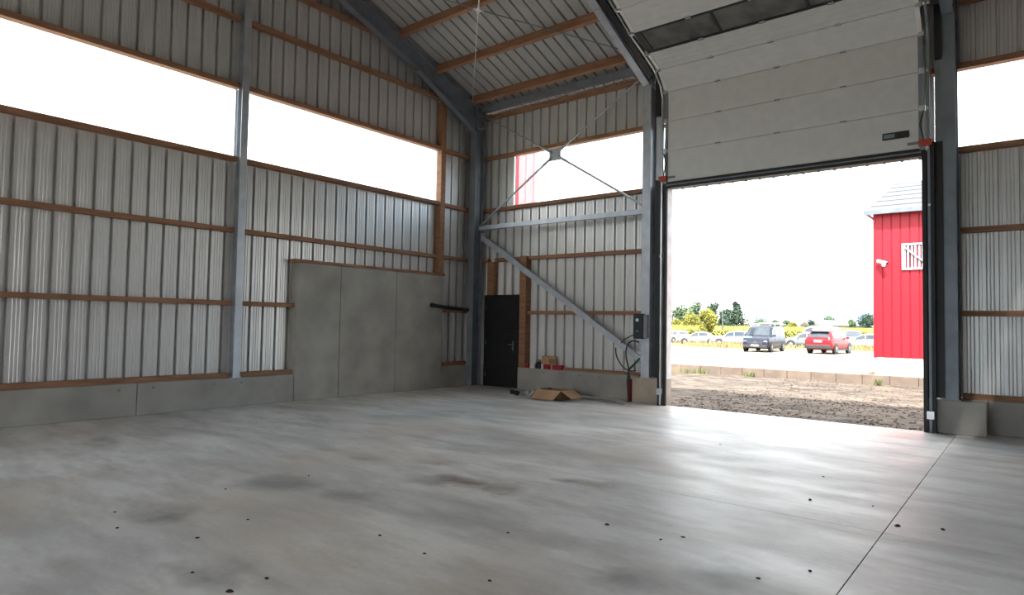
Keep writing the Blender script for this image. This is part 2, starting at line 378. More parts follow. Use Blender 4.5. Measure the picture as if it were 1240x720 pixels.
for ya in (-20, -15, -10, -5):
    base_panel(wall_right, LEN, LEN + .23, ya, ya + 5)
for u, v in ((144, 472.5), (185.5, 469), (259, 465), (292, 463)):      # lifting sockets cast into the base
    d = ray(u, v); p = CAM + d * (-CAM.x / d.x)
    MB().disc((.001, p.y, p.z), (1, 0, 0), .022, .006, 12).build('lifting_socket', STEEL, wall_left)
for u, v in ((658.5, 450.5), (702, 454.6), (725.5, 456.8)):
    d = ray(u, v); p = CAM + d * (-CAM.y / d.y)
    MB().disc((p.x, -.001, p.z), (0, 1, 0), .022, .006, 12).build('lifting_socket', STEEL, wall_front)
# ---- timber girts
GH = .085
def girt_y(z, ya, yb, x0=-.185, x1=-.06, name='girt', parent=wall_left, h=GH):
    return MB().box(x0, x1, ya, yb, z - h / 2, z + h / 2).build(name, TIMBER_Y, parent)
def girt_x(z, xa, xb, y0=.06, y1=.185, name='girt', parent=wall_front, h=GH):
    return MB().box(xa, xb, y0, y1, z - h / 2, z + h / 2).build(name, TIMBER_X, parent)
YB = [(-19.9, -12.06), (-11.94, -6.58), (-6.42, -1.37), (-1.17, .02)]
for i, (ya, yb) in enumerate(YB):
    if i == 2: girt_y(G1, ya, -5.30)
    elif i == 3: girt_y(G1, ya, -.05)
    else: girt_y(G1, ya, yb)
    girt_y(G2, ya, yb); girt_y(BASE + .045, ya, -5.30 if i == 2 else yb)
    girt_y(7.19, ya, yb)
    if i < 3: girt_y(8.11, ya, min(yb, -2.6))
    if i < 2: girt_y(9.4, ya, min(yb, -6.6))
    if i == 3:
        girt_y(SILL - .05, ya, yb); girt_y(HEAD + .05, ya, yb)
for ya, yb in ((-1.365, -1.27), (-1.268, -1.173)):
    MB().box(-.18, -.015 if ya < -1.3 else -.05, ya, yb, 2.81, roof_z(-1.25) - .62 if ya < -1.3 else 7.3).build('window_post', TIMBER, wall_left)
for z in (G2,):
    girt_x(z, .05, .33); girt_x(z, .56, 1.45); girt_x(z, 1.655, 4.94)
girt_x(G1 - .01, 1.655, 4.94); girt_x(BASE + .03, 1.66, 4.76, h=.06)
girt_x(SILL - .05, .05, 1.17); girt_x(HEAD + .05, .05, 1.17)
girt_x(7.0, .15, 4.96, h=.09)
for z in (G1, G2, BASE + .04, 7.0): girt_x(z, 10.45, LEN)
MB().box(.335, .555, .03, .18, 2.325, G2 - .045).build('door_post', TIMBER, wall_front)
MB().box(1.455, 1.65, -.02, .18, BASE, G2 + .045).build('door_post', TIMBER, wall_front)
for z in (G1, G2, 7.1):
    for xa, xb in (((.1, RD[0][0]), (RD[0][1], RD[1][0]), (RD[1][1], LEN)) if z < 5 else ((.1, LEN),)):
        MB().box(xa, xb, -20.18, -20.06, z - GH / 2, z + GH / 2).build('girt', TIMBER_X, wall_rear)
    MB().box(LEN + .06, LEN + .18, -19.9, -.1, z - GH / 2, z + GH / 2).build('girt', TIMBER_Y, wall_right)
# ---- window strips of clear corrugated sheet
def strip(n, axis, a, b, pos, sign, parts=None):
    w = tag(empty(f'window_{n}'), kind='structure')
    L = b - a; k = max(1, round(L / (4 * PITCHW))); step = L / k
    for i in range(k):
        s0 = a + i * step; pr = []
        q = 4; p = step / q
        for j in range(q): pr += [(j * p + u, e) for u, e in ((0, .04), (.018, .04), (.03, 0), (p - .03, 0), (p - .018, .04))]
        pr.append((step, .04)); m_ = len(pr); vs = []
        for z in (SILL - .06, HEAD + .06):
            for u, e in pr:
                vs.append((s0 + u, pos + sign * e, z) if axis == 'x' else (pos + sign * e, s0 + u, z))
        MB().add(vs, [(i_, i_ + 1, m_ + i_ + 1, m_ + i_) for i_ in range(m_ - 1)]).build('pane', PC, w)
    inn = pos - sign * .002; out = pos - sign * .15
    for nm, z0, z1 in (('sill', SILL - .085, SILL), ('lintel', HEAD, HEAD + .095)):
        lo, hi = min(inn, out), max(inn, out)
        if axis == 'x': MB().box(a, b, lo, hi, z0, z1).build(nm, TIMBER_X, w)
        else: MB().box(lo, hi, a, b, z0, z1).build(nm, TIMBER_Y, w)
    return w
strip(1, 'y', -6.42, -1.37, -OFF, -1); strip(2, 'y', -11.94, -6.58, -OFF, -1); strip(3, 'y', -19.9, -12.06, -OFF, -1)
strip(4, 'x', 1.18, 5.26, OFF, 1); strip(5, 'x', 10.06, LEN, OFF, 1)
MB().box(-.19, -.15, -6.60, -6.56, SILL, HEAD).build('window_mullion', GALV, wall_left)

# ------------------------------------------------------------------ steel frame
def column(x, y, z0, z1, depth, width, label, axis='y', m_=GALV, plate=True):
    r = tag(empty('steel_column', (x, y, z0)), label, 'column', 'steel columns along the walls')
    up = (0, 1, 0) if axis == 'y' else (1, 0, 0)
    MB().ibeam((0, 0, .015), (0, 0, z1 - z0), depth, width, up).build('shaft', m_, r)
    if plate:
        hx, hy = (width / 2 + .03, depth / 2) if axis == 'y' else (depth / 2, width / 2 + .03)
        MB().box(-hx, hx, -hy, hy, 0, .016).build('base_plate', m_, r)
    return r
FX = (.19, 5.06, 10.33, 15.6)
cols = [column(.12, -.20, 0, 6.66, .34, .20, 'dark grey steel corner column beside the black personnel door', m_=STEEL, plate=False)]
cols.append(column(5.06, -.15, .522, 6.69, .40, .185, 'galvanised steel column carrying the control box, left of the big door'))
cols.append(column(10.33, -.15, .522, 6.69, .40, .20, 'galvanised steel column on a dark plinth, right of the big door', m_=STEEL))
cols.append(column(15.6, -.2, 0, 6.69, .40, .20, 'galvanised steel column further along the door wall'))
column(-.055, -6.50, BASE, roof_z(-6.5) - .65, .16, .135, 'galvanised gable column standing on the low concrete wall between the windows', axis='x')
column(-.055, -12.0, BASE, roof_z(-12.0) - .65, .16, .135, 'galvanised gable column further along the windowed wall', axis='x')
# rafters with haunches
RT = 7.05
for i, x in enumerate(FX):
    mm_ = STEEL if i != 1 else GALV
    lab = ('dark grey steel rafter sloping up along the gable wall', 'galvanised steel rafter beside the sectional door', 'steel rafter on the right of the sectional door', 'steel rafter further along the hall')[i]
    r = tag(empty('steel_rafter', (x, 0, 0)), lab, 'beam', 'steel roof rafters')
    c = lambda y: (0, y, RT - SL * y - .19)
    yl = -.02 if i != 0 else -.05
    MB().ibeam(c(yl), c(RIDGE), .37, .17, upn).build('beam', mm_, r)
    MB().ibeam((0, RIDGE, RT - SL * RIDGE - .19), (0, 2 * RIDGE, RT - .19), .37, .17, (0, -sth, cth)).build('beam', mm_, r)
    zb = lambda y: RT - SL * y - .19 - .19 / cth
    h = .30 if i == 0 else .13
    hx = .08
    hb = MB().hexa([(-hx, -2.4, zb(-2.4) - .012), (hx, -2.4, zb(-2.4) - .012), (hx, -.38, zb(-.38) - h), (-hx, -.38, zb(-.38) - h), (-hx, -2.4, zb(-2.4)), (hx, -2.4, zb(-2.4)), (hx, -.38, zb(-.38) - h + .016), (-hx, -.38, zb(-.38) - h + .016)])
    hb.add([(0, -2.4, zb(-2.4)), (0, -.38, zb(-.38) - h), (0, -.38, zb(-.38) + .03)], [(0, 1, 2)])
    hb.build('haunch', mm_, r)
    MB().box(-.085, .085, -.385, -.36, zb(-.38) - h, RT + .1).build('end_plate', mm_, r)
# eave beams
for xa, xb, lab in ((.24, 4.96, 'grey steel eave beam over the window beside the corner'), (10.44, 15.5, 'grey steel eave beam on the right of the big door')):
    r = tag(MB().add([], []).bar((xa, -.16, 7.14), (xb, -.16, 7.14), .11, .15).build('eave_beam', STEEL), lab, 'beam', 'eave beams')
# wall bracing in the corner bay
tag(MB().bar((.23, -.17, 4.05), (4.965, -.17, 4.035), .10, .11).build('steel_strut', GALV), 'square galvanised strut spanning from the corner column to the next column', 'strut')
r = tag(empty('diagonal_brace', (2.5, -.13, 2.4)), 'thick galvanised diagonal brace running down to the foot of the column', 'brace')
MB().bar((.30 - 2.5, 0, 3.81 - 2.4), (4.90 - 2.5, 0, .86 - 2.4), .13, .11, (0, 1, 0)).build('tube', GALV, r)
MB().box(.235 - 2.5, .40 - 2.5, -.006, .006, 3.70 - 2.4, 3.92 - 2.4).build('gusset_plate', GALV, r)
MB().box(4.74 - 2.5, 4.93 - 2.5, -.006, .006, .80 - 2.4, 1.06 - 2.4).build('gusset_plate', GALV, r)
N0 = Vector((2.524, -.10, 5.642))
r = tag(empty('cross_bracing', N0), 'galvanised cross bracing rods meeting at a small square plate over the window', 'bracing')
for e in ((.21, 4.15), (4.93, 4.14), (.24, 7.0), (4.93, 7.05)):
    d = Vector((e[0], -.10, e[1])) - N0
    MB().tube([d.normalized() * .09, d], .026 if e[1] < 5 else .018, 8).build('rod', GALV, r)
    MB().tube([d.normalized() * .10, d.normalized() * .42], .032, 8).build('rod_end', GALV, r)
MB().box(-.165, .165, -.006, .006, -.145, .145).build('node_plate', GALV, r)
for sx in (-1, 1):
    for sz in (-1, 1):
        MB().disc((sx * .10, -.012, sz * .09), (0, 1, 0), .016, .016, 6).build('bolt', STEEL, r)
# roof bracing in the same bay, just under the purlins
zb_ = lambda x, y: Vector((x, y, 6.98 - SL * y))
N1 = zb_(2.57, -2.95)
r = tag(empty('roof_bracing', N1), 'crossed roof bracing rods with a pale clamp at their crossing', 'bracing')
for p, m_ in ((zb_(4.92, -.80), STEEL), (zb_(.28, -5.2), STEEL), (zb_(.30, -.62), RAIL), (zb_(4.92, -5.35), RAIL)):  # one diagonal gets brighter metal, painting in the light on it
    MB().tube([Vector((0, 0, 0)), p - N1], .013, 8).build('rod', m_, r)
    MB().tube([(p - N1).normalized() * .02, (p - N1).normalized() * .11], .026, 8).build('clamp_sleeve', RAIL, r)
MB().disc((0, 0, 0), upn, .06, .03, 12).build('clamp_plate', RAIL, r)

# ------------------------------------------------------------------ black personnel door
d2 = tag(empty('door_2', (.29, .03, 0)), 'black personnel door with a small lever handle', kind='structure')
MB().bevbox(.045, 1.075, -.01, .035, .002, 2.275, .006).build('leaf', BLACKMET, d2)
for a, b_ in ((0, .045), (1.075, 1.12)):
    MB().box(a, b_, -.03, .12, 0, 2.325).build('jamb', BLACKMET, d2)
MB().box(.045, 1.075, .04, .12, 0, 2.28).build('leaf_core', BLACKMET, d2)  # unseen backing added behind the leaf to stop light leaks
MB().box(.045, 1.075, -.03, .12, 2.28, 2.325).build('frame_head', BLACKMET, d2)
hd = MB().box(.935, .975, -.022, -.010, .93, 1.16).build('handle_plate', STEEL, d2)
MB().tube([(.955, -.015, 1.08), (.955, -.06, 1.08), (.93, -.065, 1.08), (.83, -.062, 1.08)], .010, 8).build('lever', STEEL, hd)
for z in (.3, 1.1, 2.0):
    MB().tube([(.046, -.016, z - .05), (.046, -.016, z + .05)], .009, 8).build('hinge', STEEL, d2)

# ------------------------------------------------------------------ sectional overhead door
d1 = tag(empty('door_1', (0, 0, 0)), 'off-white sectional overhead door raised under the roof, with a dark glazed section', kind='structure')
XL, XR = 5.56, 9.975
path = [(-.45, 4.53), (-.45, 5.165), (-.45, 5.775), (-.46, 6.385), (-.82, 6.73), (-1.288, 6.907), (-1.878, 7.095), (-2.40, 7.345), (-2.95, 7.59), (-3.5, 7.84)]
HX = (6.63, 7.735, 8.84)
for i in range(len(path) - 1):
    (y0, z0), (y1, z1) = path[i], path[i + 1]
    a, b_ = Vector((0, y0, z0)), Vector((0, y1, z1)); d = (b_ - a).normalized(); nrm = Vector((0, d.z, -d.y))  # outward side
    a = a + d * .004; b_ = b_ - d * .004; T = .04
    def slab(x0, x1, p, q, n0=0., n1=T):
        f_ = lambda x, c, n: (x, (c + nrm * n).y, (c + nrm * n).z)
        return MB().hexa([f_(x0, p, n0), f_(x1, p, n0), f_(x1, p, n1), f_(x0, p, n1), f_(x0, q, n0), f_(x1, q, n0), f_(x1, q, n1), f_(x0, q, n1)])
    if i == 5:
        L = (b_ - a).length
        gl = slab(XL, XR, a, a + d * .045).build('glazed_section', BLACKMET, d1)
        slab(XL, XR, b_ - d * .045, b_).build('top_rail', BLACKMET, gl)
        xs_ = [XL, XL + .13, 7.0, 7.05, 8.49, 8.54, XR - .13, XR]
        for k in (0, 2, 4, 6):
            slab(xs_[k], xs_[k + 1], a + d * .045, b_ - d * .045).build('mullion', BLACKMET, gl)
        for k in (1, 3, 5):
            slab(xs_[k], xs_[k + 1], a + d * .045, b_ - d * .045, .012, .026).build('pane', GLASSDARK, gl)
    else:
        pn = slab(XL, XR, a, b_).build('door_section', DOORW, d1)
        for q in (.25, .5, .75):      # pressed lines along each section
            c = a + (b_ - a) * q
            slab(XL + .02, XR - .02, c - d * .004, c + d * .004, -.002, 0).build('pressed_line', DOORW, pn)
        slab(XL - .03, XL + .035, a + d * .02, b_ - d * .02, -.006, 0).build('end_cap', WHITE if i > 2 else STEEL, pn)
        slab(XR - .035, XR + .03, a + d * .02, b_ - d * .02, -.006, 0).build('end_cap', WHITE if i > 2 else STEEL, pn)
    if 0 < i < 7:
        for hx in HX:
            hg = slab(hx - .045, hx + .045, a - d * .03, a + d * .03, -.014, 0).build('hinge', RAIL, d1)
            MB().tube([(hx - .05, (a - nrm * .014).y, (a - nrm * .014).z), (hx + .05, (a - nrm * .014).y, (a - nrm * .014).z)], .011, 8).build('hinge_pin', STEEL, hg)
    for x in (XL - .02, XR + .02):     # rollers at the section joints
        br = MB().box(x - .04, x + .04, a.y - .035, a.y + .01, a.z - .04, a.z + .05).build('roller_bracket', RAIL if i > 0 else STEEL, d1)
        MB().disc((x + (-.07 if x < 7 else .07), a.y, a.z), (1, 0, 0), .026, .02, 12).build('roller', WHITE, br)
MB().box(XL, XR, -.46, -.40, 4.40, 4.528).build('bottom_seal', BLACK, d1)
MB().box(XL, XR, -.467, -.461, 4.455, 4.475).build('seal_rail', STEEL, d1)
hp = MB().bevbox(9.43, 9.81, -.475, -.45, 4.735, 4.85, .008).build('grip_recess', BLACKMET, d1)
MB().box(9.45, 9.61, -.482, -.476, 4.76, 4.825).build('grip_plate', STEEL, hp)
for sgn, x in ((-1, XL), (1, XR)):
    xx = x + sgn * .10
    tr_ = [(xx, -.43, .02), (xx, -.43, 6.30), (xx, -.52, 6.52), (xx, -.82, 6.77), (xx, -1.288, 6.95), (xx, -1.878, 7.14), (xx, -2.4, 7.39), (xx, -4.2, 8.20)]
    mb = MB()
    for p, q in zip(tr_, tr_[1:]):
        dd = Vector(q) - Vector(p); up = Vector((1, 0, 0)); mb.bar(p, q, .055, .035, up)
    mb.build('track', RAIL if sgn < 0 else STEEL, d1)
    MB().bar((xx + sgn * .045, -.40, 0), (xx + sgn * .045, -.40, 4.62), .05, .09, (0, 1, 0)).build('side_seal', BLACK, d1)
    MB().bar((x + sgn * .03, -.40, 0), (x + sgn * .03, -.40, 4.56), .06, .05, (0, 1, 0)).build('frame_post', BLACK, d1)
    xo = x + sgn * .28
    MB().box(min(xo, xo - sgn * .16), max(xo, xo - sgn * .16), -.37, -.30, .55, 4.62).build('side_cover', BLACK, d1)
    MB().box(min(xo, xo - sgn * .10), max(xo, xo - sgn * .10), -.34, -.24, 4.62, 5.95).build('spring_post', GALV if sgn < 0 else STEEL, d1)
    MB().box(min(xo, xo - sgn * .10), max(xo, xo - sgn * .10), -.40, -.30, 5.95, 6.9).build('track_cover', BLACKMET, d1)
    MB().bevbox(x - .09 + sgn * .06, x + .09 + sgn * .06, -.52, -.44, 4.555, 4.655, .01).build('cable_bracket', REDSAFE, d1)
    MB().box(x - sgn * .10 - .09, x - sgn * .10 + .09, -.475, -.45, 4.60, 4.64).build('roller_arm', STEEL, d1)
    MB().tube([(x + sgn * .03, -.48, 4.62), (x + sgn * .02, -.48, 5.2), (x + sgn * .08, -.46, 6.4)], .005, 6).build('lift_cable', RAIL, d1)
    MB().tube([(x + sgn * .04, -.50, 4.65), (x - sgn * .01, -.50, 4.9), (x + sgn * .04, -.49, 5.12)], .012, 6).build('link_cable', BLACK, d1)
    MB().box(xx - .05, xx + .05, -.52, -.455, .22, .34).build('photo_cell', RAIL, d1)
    MB().disc((xx + sgn * .005, -.47, 3.02 if sgn < 0 else 3.6), (0, 1, 0), .02, .03, 8).build('track_bolt', RAIL, d1)
# sloping hanger that carries the track beside the rafter
for x in (5.33, 10.2):
    MB().bar((x, -.70, 6.72), (x, -4.4, 8.20), .12, .03, (0, sth, cth)).build('track_hanger', BLACKMET, d1)
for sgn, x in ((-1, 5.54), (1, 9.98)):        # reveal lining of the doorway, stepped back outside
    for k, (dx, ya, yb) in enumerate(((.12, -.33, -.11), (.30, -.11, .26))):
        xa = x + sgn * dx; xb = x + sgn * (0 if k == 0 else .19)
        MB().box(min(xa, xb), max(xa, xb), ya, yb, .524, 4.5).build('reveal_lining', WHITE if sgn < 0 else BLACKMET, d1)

# ------------------------------------------------------------------ things on the wall and the floor
r = tag(empty('control_box', (4.985, -.36, 1.33)), 'black door control box with a pale blue button on the column', 'control box')
MB().bevbox(-.13, .09, -.13, 0, 0, .52, .012).build('housing', BLACKMET, r)
MB().disc((-.03, -.136, .39), (0, 1, 0), .035, .014, 14).build('button', mat('pale blue plastic', (.55, .75, .95), .4), r)
MB().disc((-.03, -.136, .16), (0, 1, 0), .025, .014, 14).build('key_switch', STEEL, r)
MB().box(.092, .17, -.1, -.01, .02, .50).build('side_box', STEEL, r)
def curve(pts, n=8):
    out = []; P = [Vector(p) for p in pts]; P = [P[0]] + P + [P[-1]]
    for i in range(1, len(P) - 2):
        for k in range(n):
            q = k / n; a, b_, c, d = P[i - 1], P[i], P[i + 1], P[i + 2]
            out.append(.5 * ((2 * b_) + (c - a) * q + (2 * a - 5 * b_ + 4 * c - d) * q * q + (3 * b_ - a - 3 * c + d) * q ** 3))
    return out + [P[-1]]
tag(MB().tube(curve([(4.86, -.42, 1.42), (4.72, -.42, 1.36), (4.55, -.30, 1.30), (4.42, -.22, 1.22)]), .011, 6).build('power_cable', BLACK), 'thin black cable leaving the control box towards the brace', 'cable')
tag(MB().tube(curve([(4.90, -.31, 1.26), (4.74, -.31, 1.28), (4.62, -.31, 1.16), (4.60, -.31, .95), (4.66, -.31, .70), (4.66, -.29, .45)]), .016, 8).build('power_cable', BLACK), 'black cable looping up over the foot of the brace', 'cable')
tag(MB().tube(curve([(4.30, -.23, 1.12), (4.33, -.23, .93), (4.48, -.24, .72), (4.66, -.24, .64), (4.80, -.25, .66)]), .014, 8).build('power_cable', BLACK), 'black cable sagging under the diagonal brace', 'cable')
tag(MB().tube(curve([(4.90, -.28, .92), (4.80, -.29, .80), (4.64, -.24, .66), (4.57, -.18, .42), (4.57, -.12, .02)]), .022, 8).build('conduit', GREEN), 'green corrugated conduit dropping to the floor by the plinth', 'conduit')
r = tag(empty('conduit_sleeve', (4.695, -.30, 0)), 'dark red upright sleeve between the low wall and the plinth', 'pipe')
MB().lathe([(0, 0), (.05, 0), (.05, .44), (.058, .445), (.058, .47), (.03, .47), (0, .46)], (0, 0, 0), (0, 0, 1), 16).build('tube', DARKRED, r)
MB().tube([(0, 0, .46), (-.02, -.02, .62), (.04, -.06, .72)], .014, 8).build('wire', BLACK, r)
r = tag(empty('black_pipe', (.06, -.4, 1.98)), 'short black pipe lying out along the wall from the corner column', 'pipe')
MB().tube(curve([(-.02, .3, -.05), (0, 0, -.045), (.0, -.55, -.02), (.0, -1.22, .03)]), .045, 10).build('tube', BLACK, r)
MB().tube([(0, -1.20, .03), (0, -1.27, .035)], .055, 10).build('end_cap', BLACK, r)
# cartons on the low wall
def carton(x0, x1, z0, z1, m_, label, m2=None, y0=-.005, y1=.09, flap=False):
    c = tag(empty('carton', ((x0 + x1) / 2, (y0 + y1) / 2, z0)), label, 'box', 'cartons left on the low wall')
    w, d, h = (x1 - x0) / 2, (y1 - y0) / 2, z1 - z0
    MB().bevbox(-w, w, -d, d, 0, h, .004).build('body', m_, c)
    if m2:
        MB().box(-w - .002, -w + .055, -d - .003, d + .002, .002, h + .002).build('printed_panel', m2, c)
    if flap:
        MB().hexa([(-.02, -d - .03, h - .02), (w, -d - .03, h - .02), (w, -d, h + .0), (-.02, -d, h), (-.02, -d - .03, h - .012), (w, -d - .03, h - .012), (w, -d, h + .012), (-.02, -d, h + .012)]).build('flap', m_, c)
        MB().box(.03, w - .01, -d - .004, -d, .02, h - .06).build('opening', CARD_D, c)  # thin dark plate paints in the shade of the open side
    MB().box(-w, w, -.012, .012, h, h + .002).build('tape', CARD_D if m_ is CARD else WHITE, c)
    return c
Z0 = BASE + .001
carton(1.57, 1.74, Z0, Z0 + .11, REDBOX, 'small red and white carton next to the timber door post', WHITE)
carton(1.80, 1.94, Z0, Z0 + .12, WHITE, 'small white carton between the red carton and the black pouch')
c = tag(empty('tool_pouch', (2.04, .04, Z0)), 'crumpled black pouch beside the white carton on the low wall', 'pouch')
MB().loft([[(.10 * k * math.cos(a), .045 * k * math.sin(a), z) for a in [2 * pi * i / 12 for i in range(12)]] for k, z in ((.9, 0), (1.05, .05), (.95, .11), (.6, .16), (.2, .17))], smooth=True).build('bag', BLACK, c)
MB().tube(curve([(-.06, 0, .14), (-.04, -.02, .20), (.03, 0, .20), (.06, 0, .14)]), .01, 6).build('strap', BLACKMET, c)
carton(2.15, 2.38, Z0, Z0 + .115, REDBOX, 'red carton under the brown carton, next to the black pouch', WHITE)
carton(2.42, 2.74, Z0, Z0 + .115, REDBOX, 'long red carton at the end of the row on the low wall', CARD)
carton(2.15, 2.55, Z0 + .118, Z0 + .31, CARD, 'opened brown carton stacked on top of two red cartons', None, flap=True)
# open cardboard box on the floor
r = tag(empty('cardboard_box', (3.33, -1.08, 0)), 'opened brown cardboard box lying on the floor with its flaps folded out', 'box')
hx, hy, H = .30, .24, .20; tt = .008
MB().box(-hx, hx, -hy, hy, 0, tt).build('bottom', CARD_D, r)
for nm, a in (('side', (-hx, hx, -hy, -hy + tt)), ('side', (-hx, hx, hy - tt, hy)), ('side', (-hx, -hx + tt, -hy, hy)), ('side', (hx - tt, hx, -hy, hy))):
    MB().box(*a, 0, H).build(nm, CARD_D, r)
def flap(p0, p1, out, drop, ln):
    p0, p1 = Vector(p0), Vector(p1); o = Vector(out) * ln * math.cos(drop) + Vector((0, 0, -math.sin(drop) * ln)); nn = Vector((0, 0, tt))
    return MB().hexa([p0, p1, p1 + o, p0 + o, p0 + nn, p1 + nn, p1 + o + nn, p0 + o + nn]).build('flap', CARD, r)
flap((-hx, -hy, H), (hx, -hy, H), (-.1, -1, 0), .62, .30)
flap((hx, -hy, H), (hx, hy, H), (1, -.1, 0), .45, .32)
flap((hx, hy, H), (-hx, hy, H), (0, 1, 0), .35, .28)
flap((-hx, hy, H), (-hx, -hy, H), (-1, 0, 0), .7, .25)
# plastic wrap and black scrap beside it
CLEAR = mat('crumpled clear film', (.55, .58, .58), .25, 0, (.25, .27, .28), 9, 5)
r = tag(empty('plastic_wrap', (2.58, -.86, 0)), 'crumpled clear plastic wrap lying beside the cardboard box', 'plastic wrap')
rnd = random.Random(3); n = 9; g = []
for i in range(n):
    for j in range(n):
        x, y = (i / (n - 1) - .5), (j / (n - 1) - .5); e = max(0, 1 - 4 * max(x * x, y * y))
        g.append((x * .42 + rnd.uniform(-.02, .02), y * .4 + rnd.uniform(-.02, .02), .012 + e * rnd.uniform(.02, .15)))
MB().add(g, [(i * n + j, (i + 1) * n + j, (i + 1) * n + j + 1, i * n + j + 1) for i in range(n - 1) for j in range(n - 1)]).build('film', CLEAR, r)
MB().tube(curve([(.1, .02, .05), (.14, .03, .14), (.10, .05, .2)]), .018, 6, None).build('twisted_end', WHITE, r)
r = tag(empty('black_strap', (2.14, -1.02, 0)), 'small heap of black strap at the end of the plastic wrap', 'strap')
MB().tube(curve([(-.12, .02, .025), (0, -.08, .03), (.12, 0, .035), (.02, .09, .05), (-.1, 0, .06), (.02, -.05, .08), (.2, -.16, .02)]), .024, 8).build('coil', BLACK, r)
MB().box(.17, .24, -.19, -.13, 0, .03).build('buckle', BLACKMET, r)
for (p, q, lab) in (((3.60, -.50), (4.55, -.62), 'thin dark steel rod along the foot of the low wall'), ((3.72, -.66), (4.90, -.90), 'thin dark steel rod angled away from the cardboard box')):
    tag(MB().tube([(*p, .012), (*q, .012)], .011, 8).build('steel_rod', STEEL), lab, 'rod')
# debris chips scattered over the floor
chips = [(239, 651), (300, 629), (323, 700), (233, 693), (139, 620), (278, 716), (142, 639), (273, 592), (615, 645), (514, 670), (593, 703), (735, 635), (800, 653), (981, 605), (1057, 612.5), (1087, 636.5), (1142, 641), (997, 577), (872, 538), (918, 700), (981, 691), (374, 576), (460, 648), (827, 650)]
for i, (u, v) in enumerate(chips):
    p = on_floor(u, v); rnd = random.Random(i); big = {5: 1.7, 15: 1.8, 13: 1.7, 16: 1.7, 11: 1.5}.get(i, 1.0)
    mb = MB(); k = 7; s = (.006 + rnd.random() * .004) * big
    rg = [[(s * sc * (1.5 if True else 1) * math.cos(2 * pi * j / k) * (1 + .3 * rnd.random()), s * sc * math.sin(2 * pi * j / k) * (1 + .3 * rnd.random()), z) for j in range(k)] for sc, z in ((1, 0), (1.05, .004), (.5, .007 * big))]
    mb.loft(rg)
    tag(mb.build('debris_chip', CHIP, None, (p.x, p.y, 0), rnd.random() * 3), {15: 'dark chip of debris lying right beside the long floor joint', 5: 'largest dark chip of debris on the open concrete floor'}.get(i, 'small dark chip of debris lying on the concrete floor'), 'debris', 'debris chips on the hall floor')

# ================================================================== outside
GZ = -.15
SOIL = mat('dry gravelly soil', (.135, .104, .077), .95, 0, (.036, .026, .018), 2.6, 12, .4, 60, (.55, 1.6, 1), .34, .66)
DIRT = mat('pale trodden ground', (.30, .255, .19), .95, 0, (.20, .165, .12), .8, 8, .3, 30)
MEADOW = mat('dry meadow', (.26, .23, .11), .95, 0, (.20, .17, .08), .3, 8)
SLABM = mat('pale yard concrete', (.62, .59, .52), .85, 0, (.54, .50, .44), .6, 8)
KERB = mat('stained kerb concrete', (.19, .145, .11), .9, 0, (.14, .105, .08), 2.5, 8, .2, 20)
RED = mat('red coated cladding', (.36, .008, .02), .45, 0, (.33, .007, .017), 1, 2)
CREAM = mat('cream render', (.72, .66, .55), .9, 0, (.62, .52, .38), 1.1, 6)
SLATE = mat('grey fibre cement roof', (.085, .09, .095), .8, 0, (.07, .074, .08), 3, 4)
GUTTER = mat('dark gutter', (.16, .18, .21), .5)
DRYGRASS = mat('dry grass', (.32, .24, .11), .9, 0, (.22, .18, .07), 3, 3)
GRASS = mat('green tuft', (.16, .18, .05), .9, 0, (.10, .12, .04), 3, 3)
MAIZE = mat('ripening crop', (.34, .33, .075), .8, 0, (.24, .26, .06), .4, 4)
LEAF_D = mat('dark green leaves', (.05, .085, .05), .8, 0, (.025, .05, .032), 1.5, 4)
LEAF_G = mat('mid green leaves', (.10, .15, .07), .8, 0, (.055, .095, .05), 1.5, 4)
LEAF_Y = mat('yellow green leaves', (.26, .24, .035), .8, 0, (.15, .16, .03), 1.5, 4)
BARK = mat('bark', (.12, .09, .06), .9)

# terrain: one wide ground, the rough soil apron before the doorway, a raised concrete yard behind its kerb
gm = MB()
gm.add([(-400, -200, -.36), (300, -200, -.36), (300, 500, -.36), (-400, 500, -.36)], [(0, 1, 2, 3)])
tag(gm.build('ground', MEADOW), kind='structure')
tag(MB().add([(-30, -45, GZ - .1), (45, -45, GZ - .1), (45, 12, GZ - .1), (-30, 12, GZ - .1)], [(0, 1, 2, 3)]).build('ground_yard', DIRT), kind='structure')
def relief(x, y):
    return .018 * math.sin(1.7 * x + .8 * y) * math.sin(1.3 * y - .6 * x + 1) + .014 * math.sin(.9 * x + 6 * y) * math.sin(.7 * x + .3) + .008 * math.sin(13 * x + 3 * math.sin(7 * y)) * math.sin(11 * y + 2 * x)
rnd = random.Random(5); NX, NY = 150, 90; vs = []
for j in range(NY):
    y = -.34 + (11.05 + .34) * (j / (NY - 1)) ** 1.25
    for i in range(NX):
        x = 1 + 13 * i / (NX - 1); e = min(1, max(0, (y + .34) * 2))
        z = GZ + (relief(x, y) + rnd.uniform(-.010, .010)) * (.4 + .6 * e) + .05 * (1 - e)
        vs.append((x, y, min(z, -.03)))
apron = [tuple(k) for k in ((j * NX + i, j * NX + i + 1, (j + 1) * NX + i + 1, (j + 1) * NX + i) for j in range(NY - 1) for i in range(NX - 1))]
apron = [f for f in apron if not (vs[f[0]][1] < .30 and (vs[f[0]][0] < 5.34 or vs[f[1]][0] > 10.18))]
tag(MB().add(vs, apron, True).build('ground_soil_apron', SOIL), kind='structure')
tag(MB().box(-14, 6.9, 11.25, 24, -.3, .115).build('ground_concrete_yard', SLABM), kind='structure')
tag(MB().box(-30, 20, 24.01, 49, -.34, GZ).build('ground_car_park', DIRT), kind='structure')
kw = tag(empty('kerb_wall', (0, 11.0, GZ)), kind='structure')
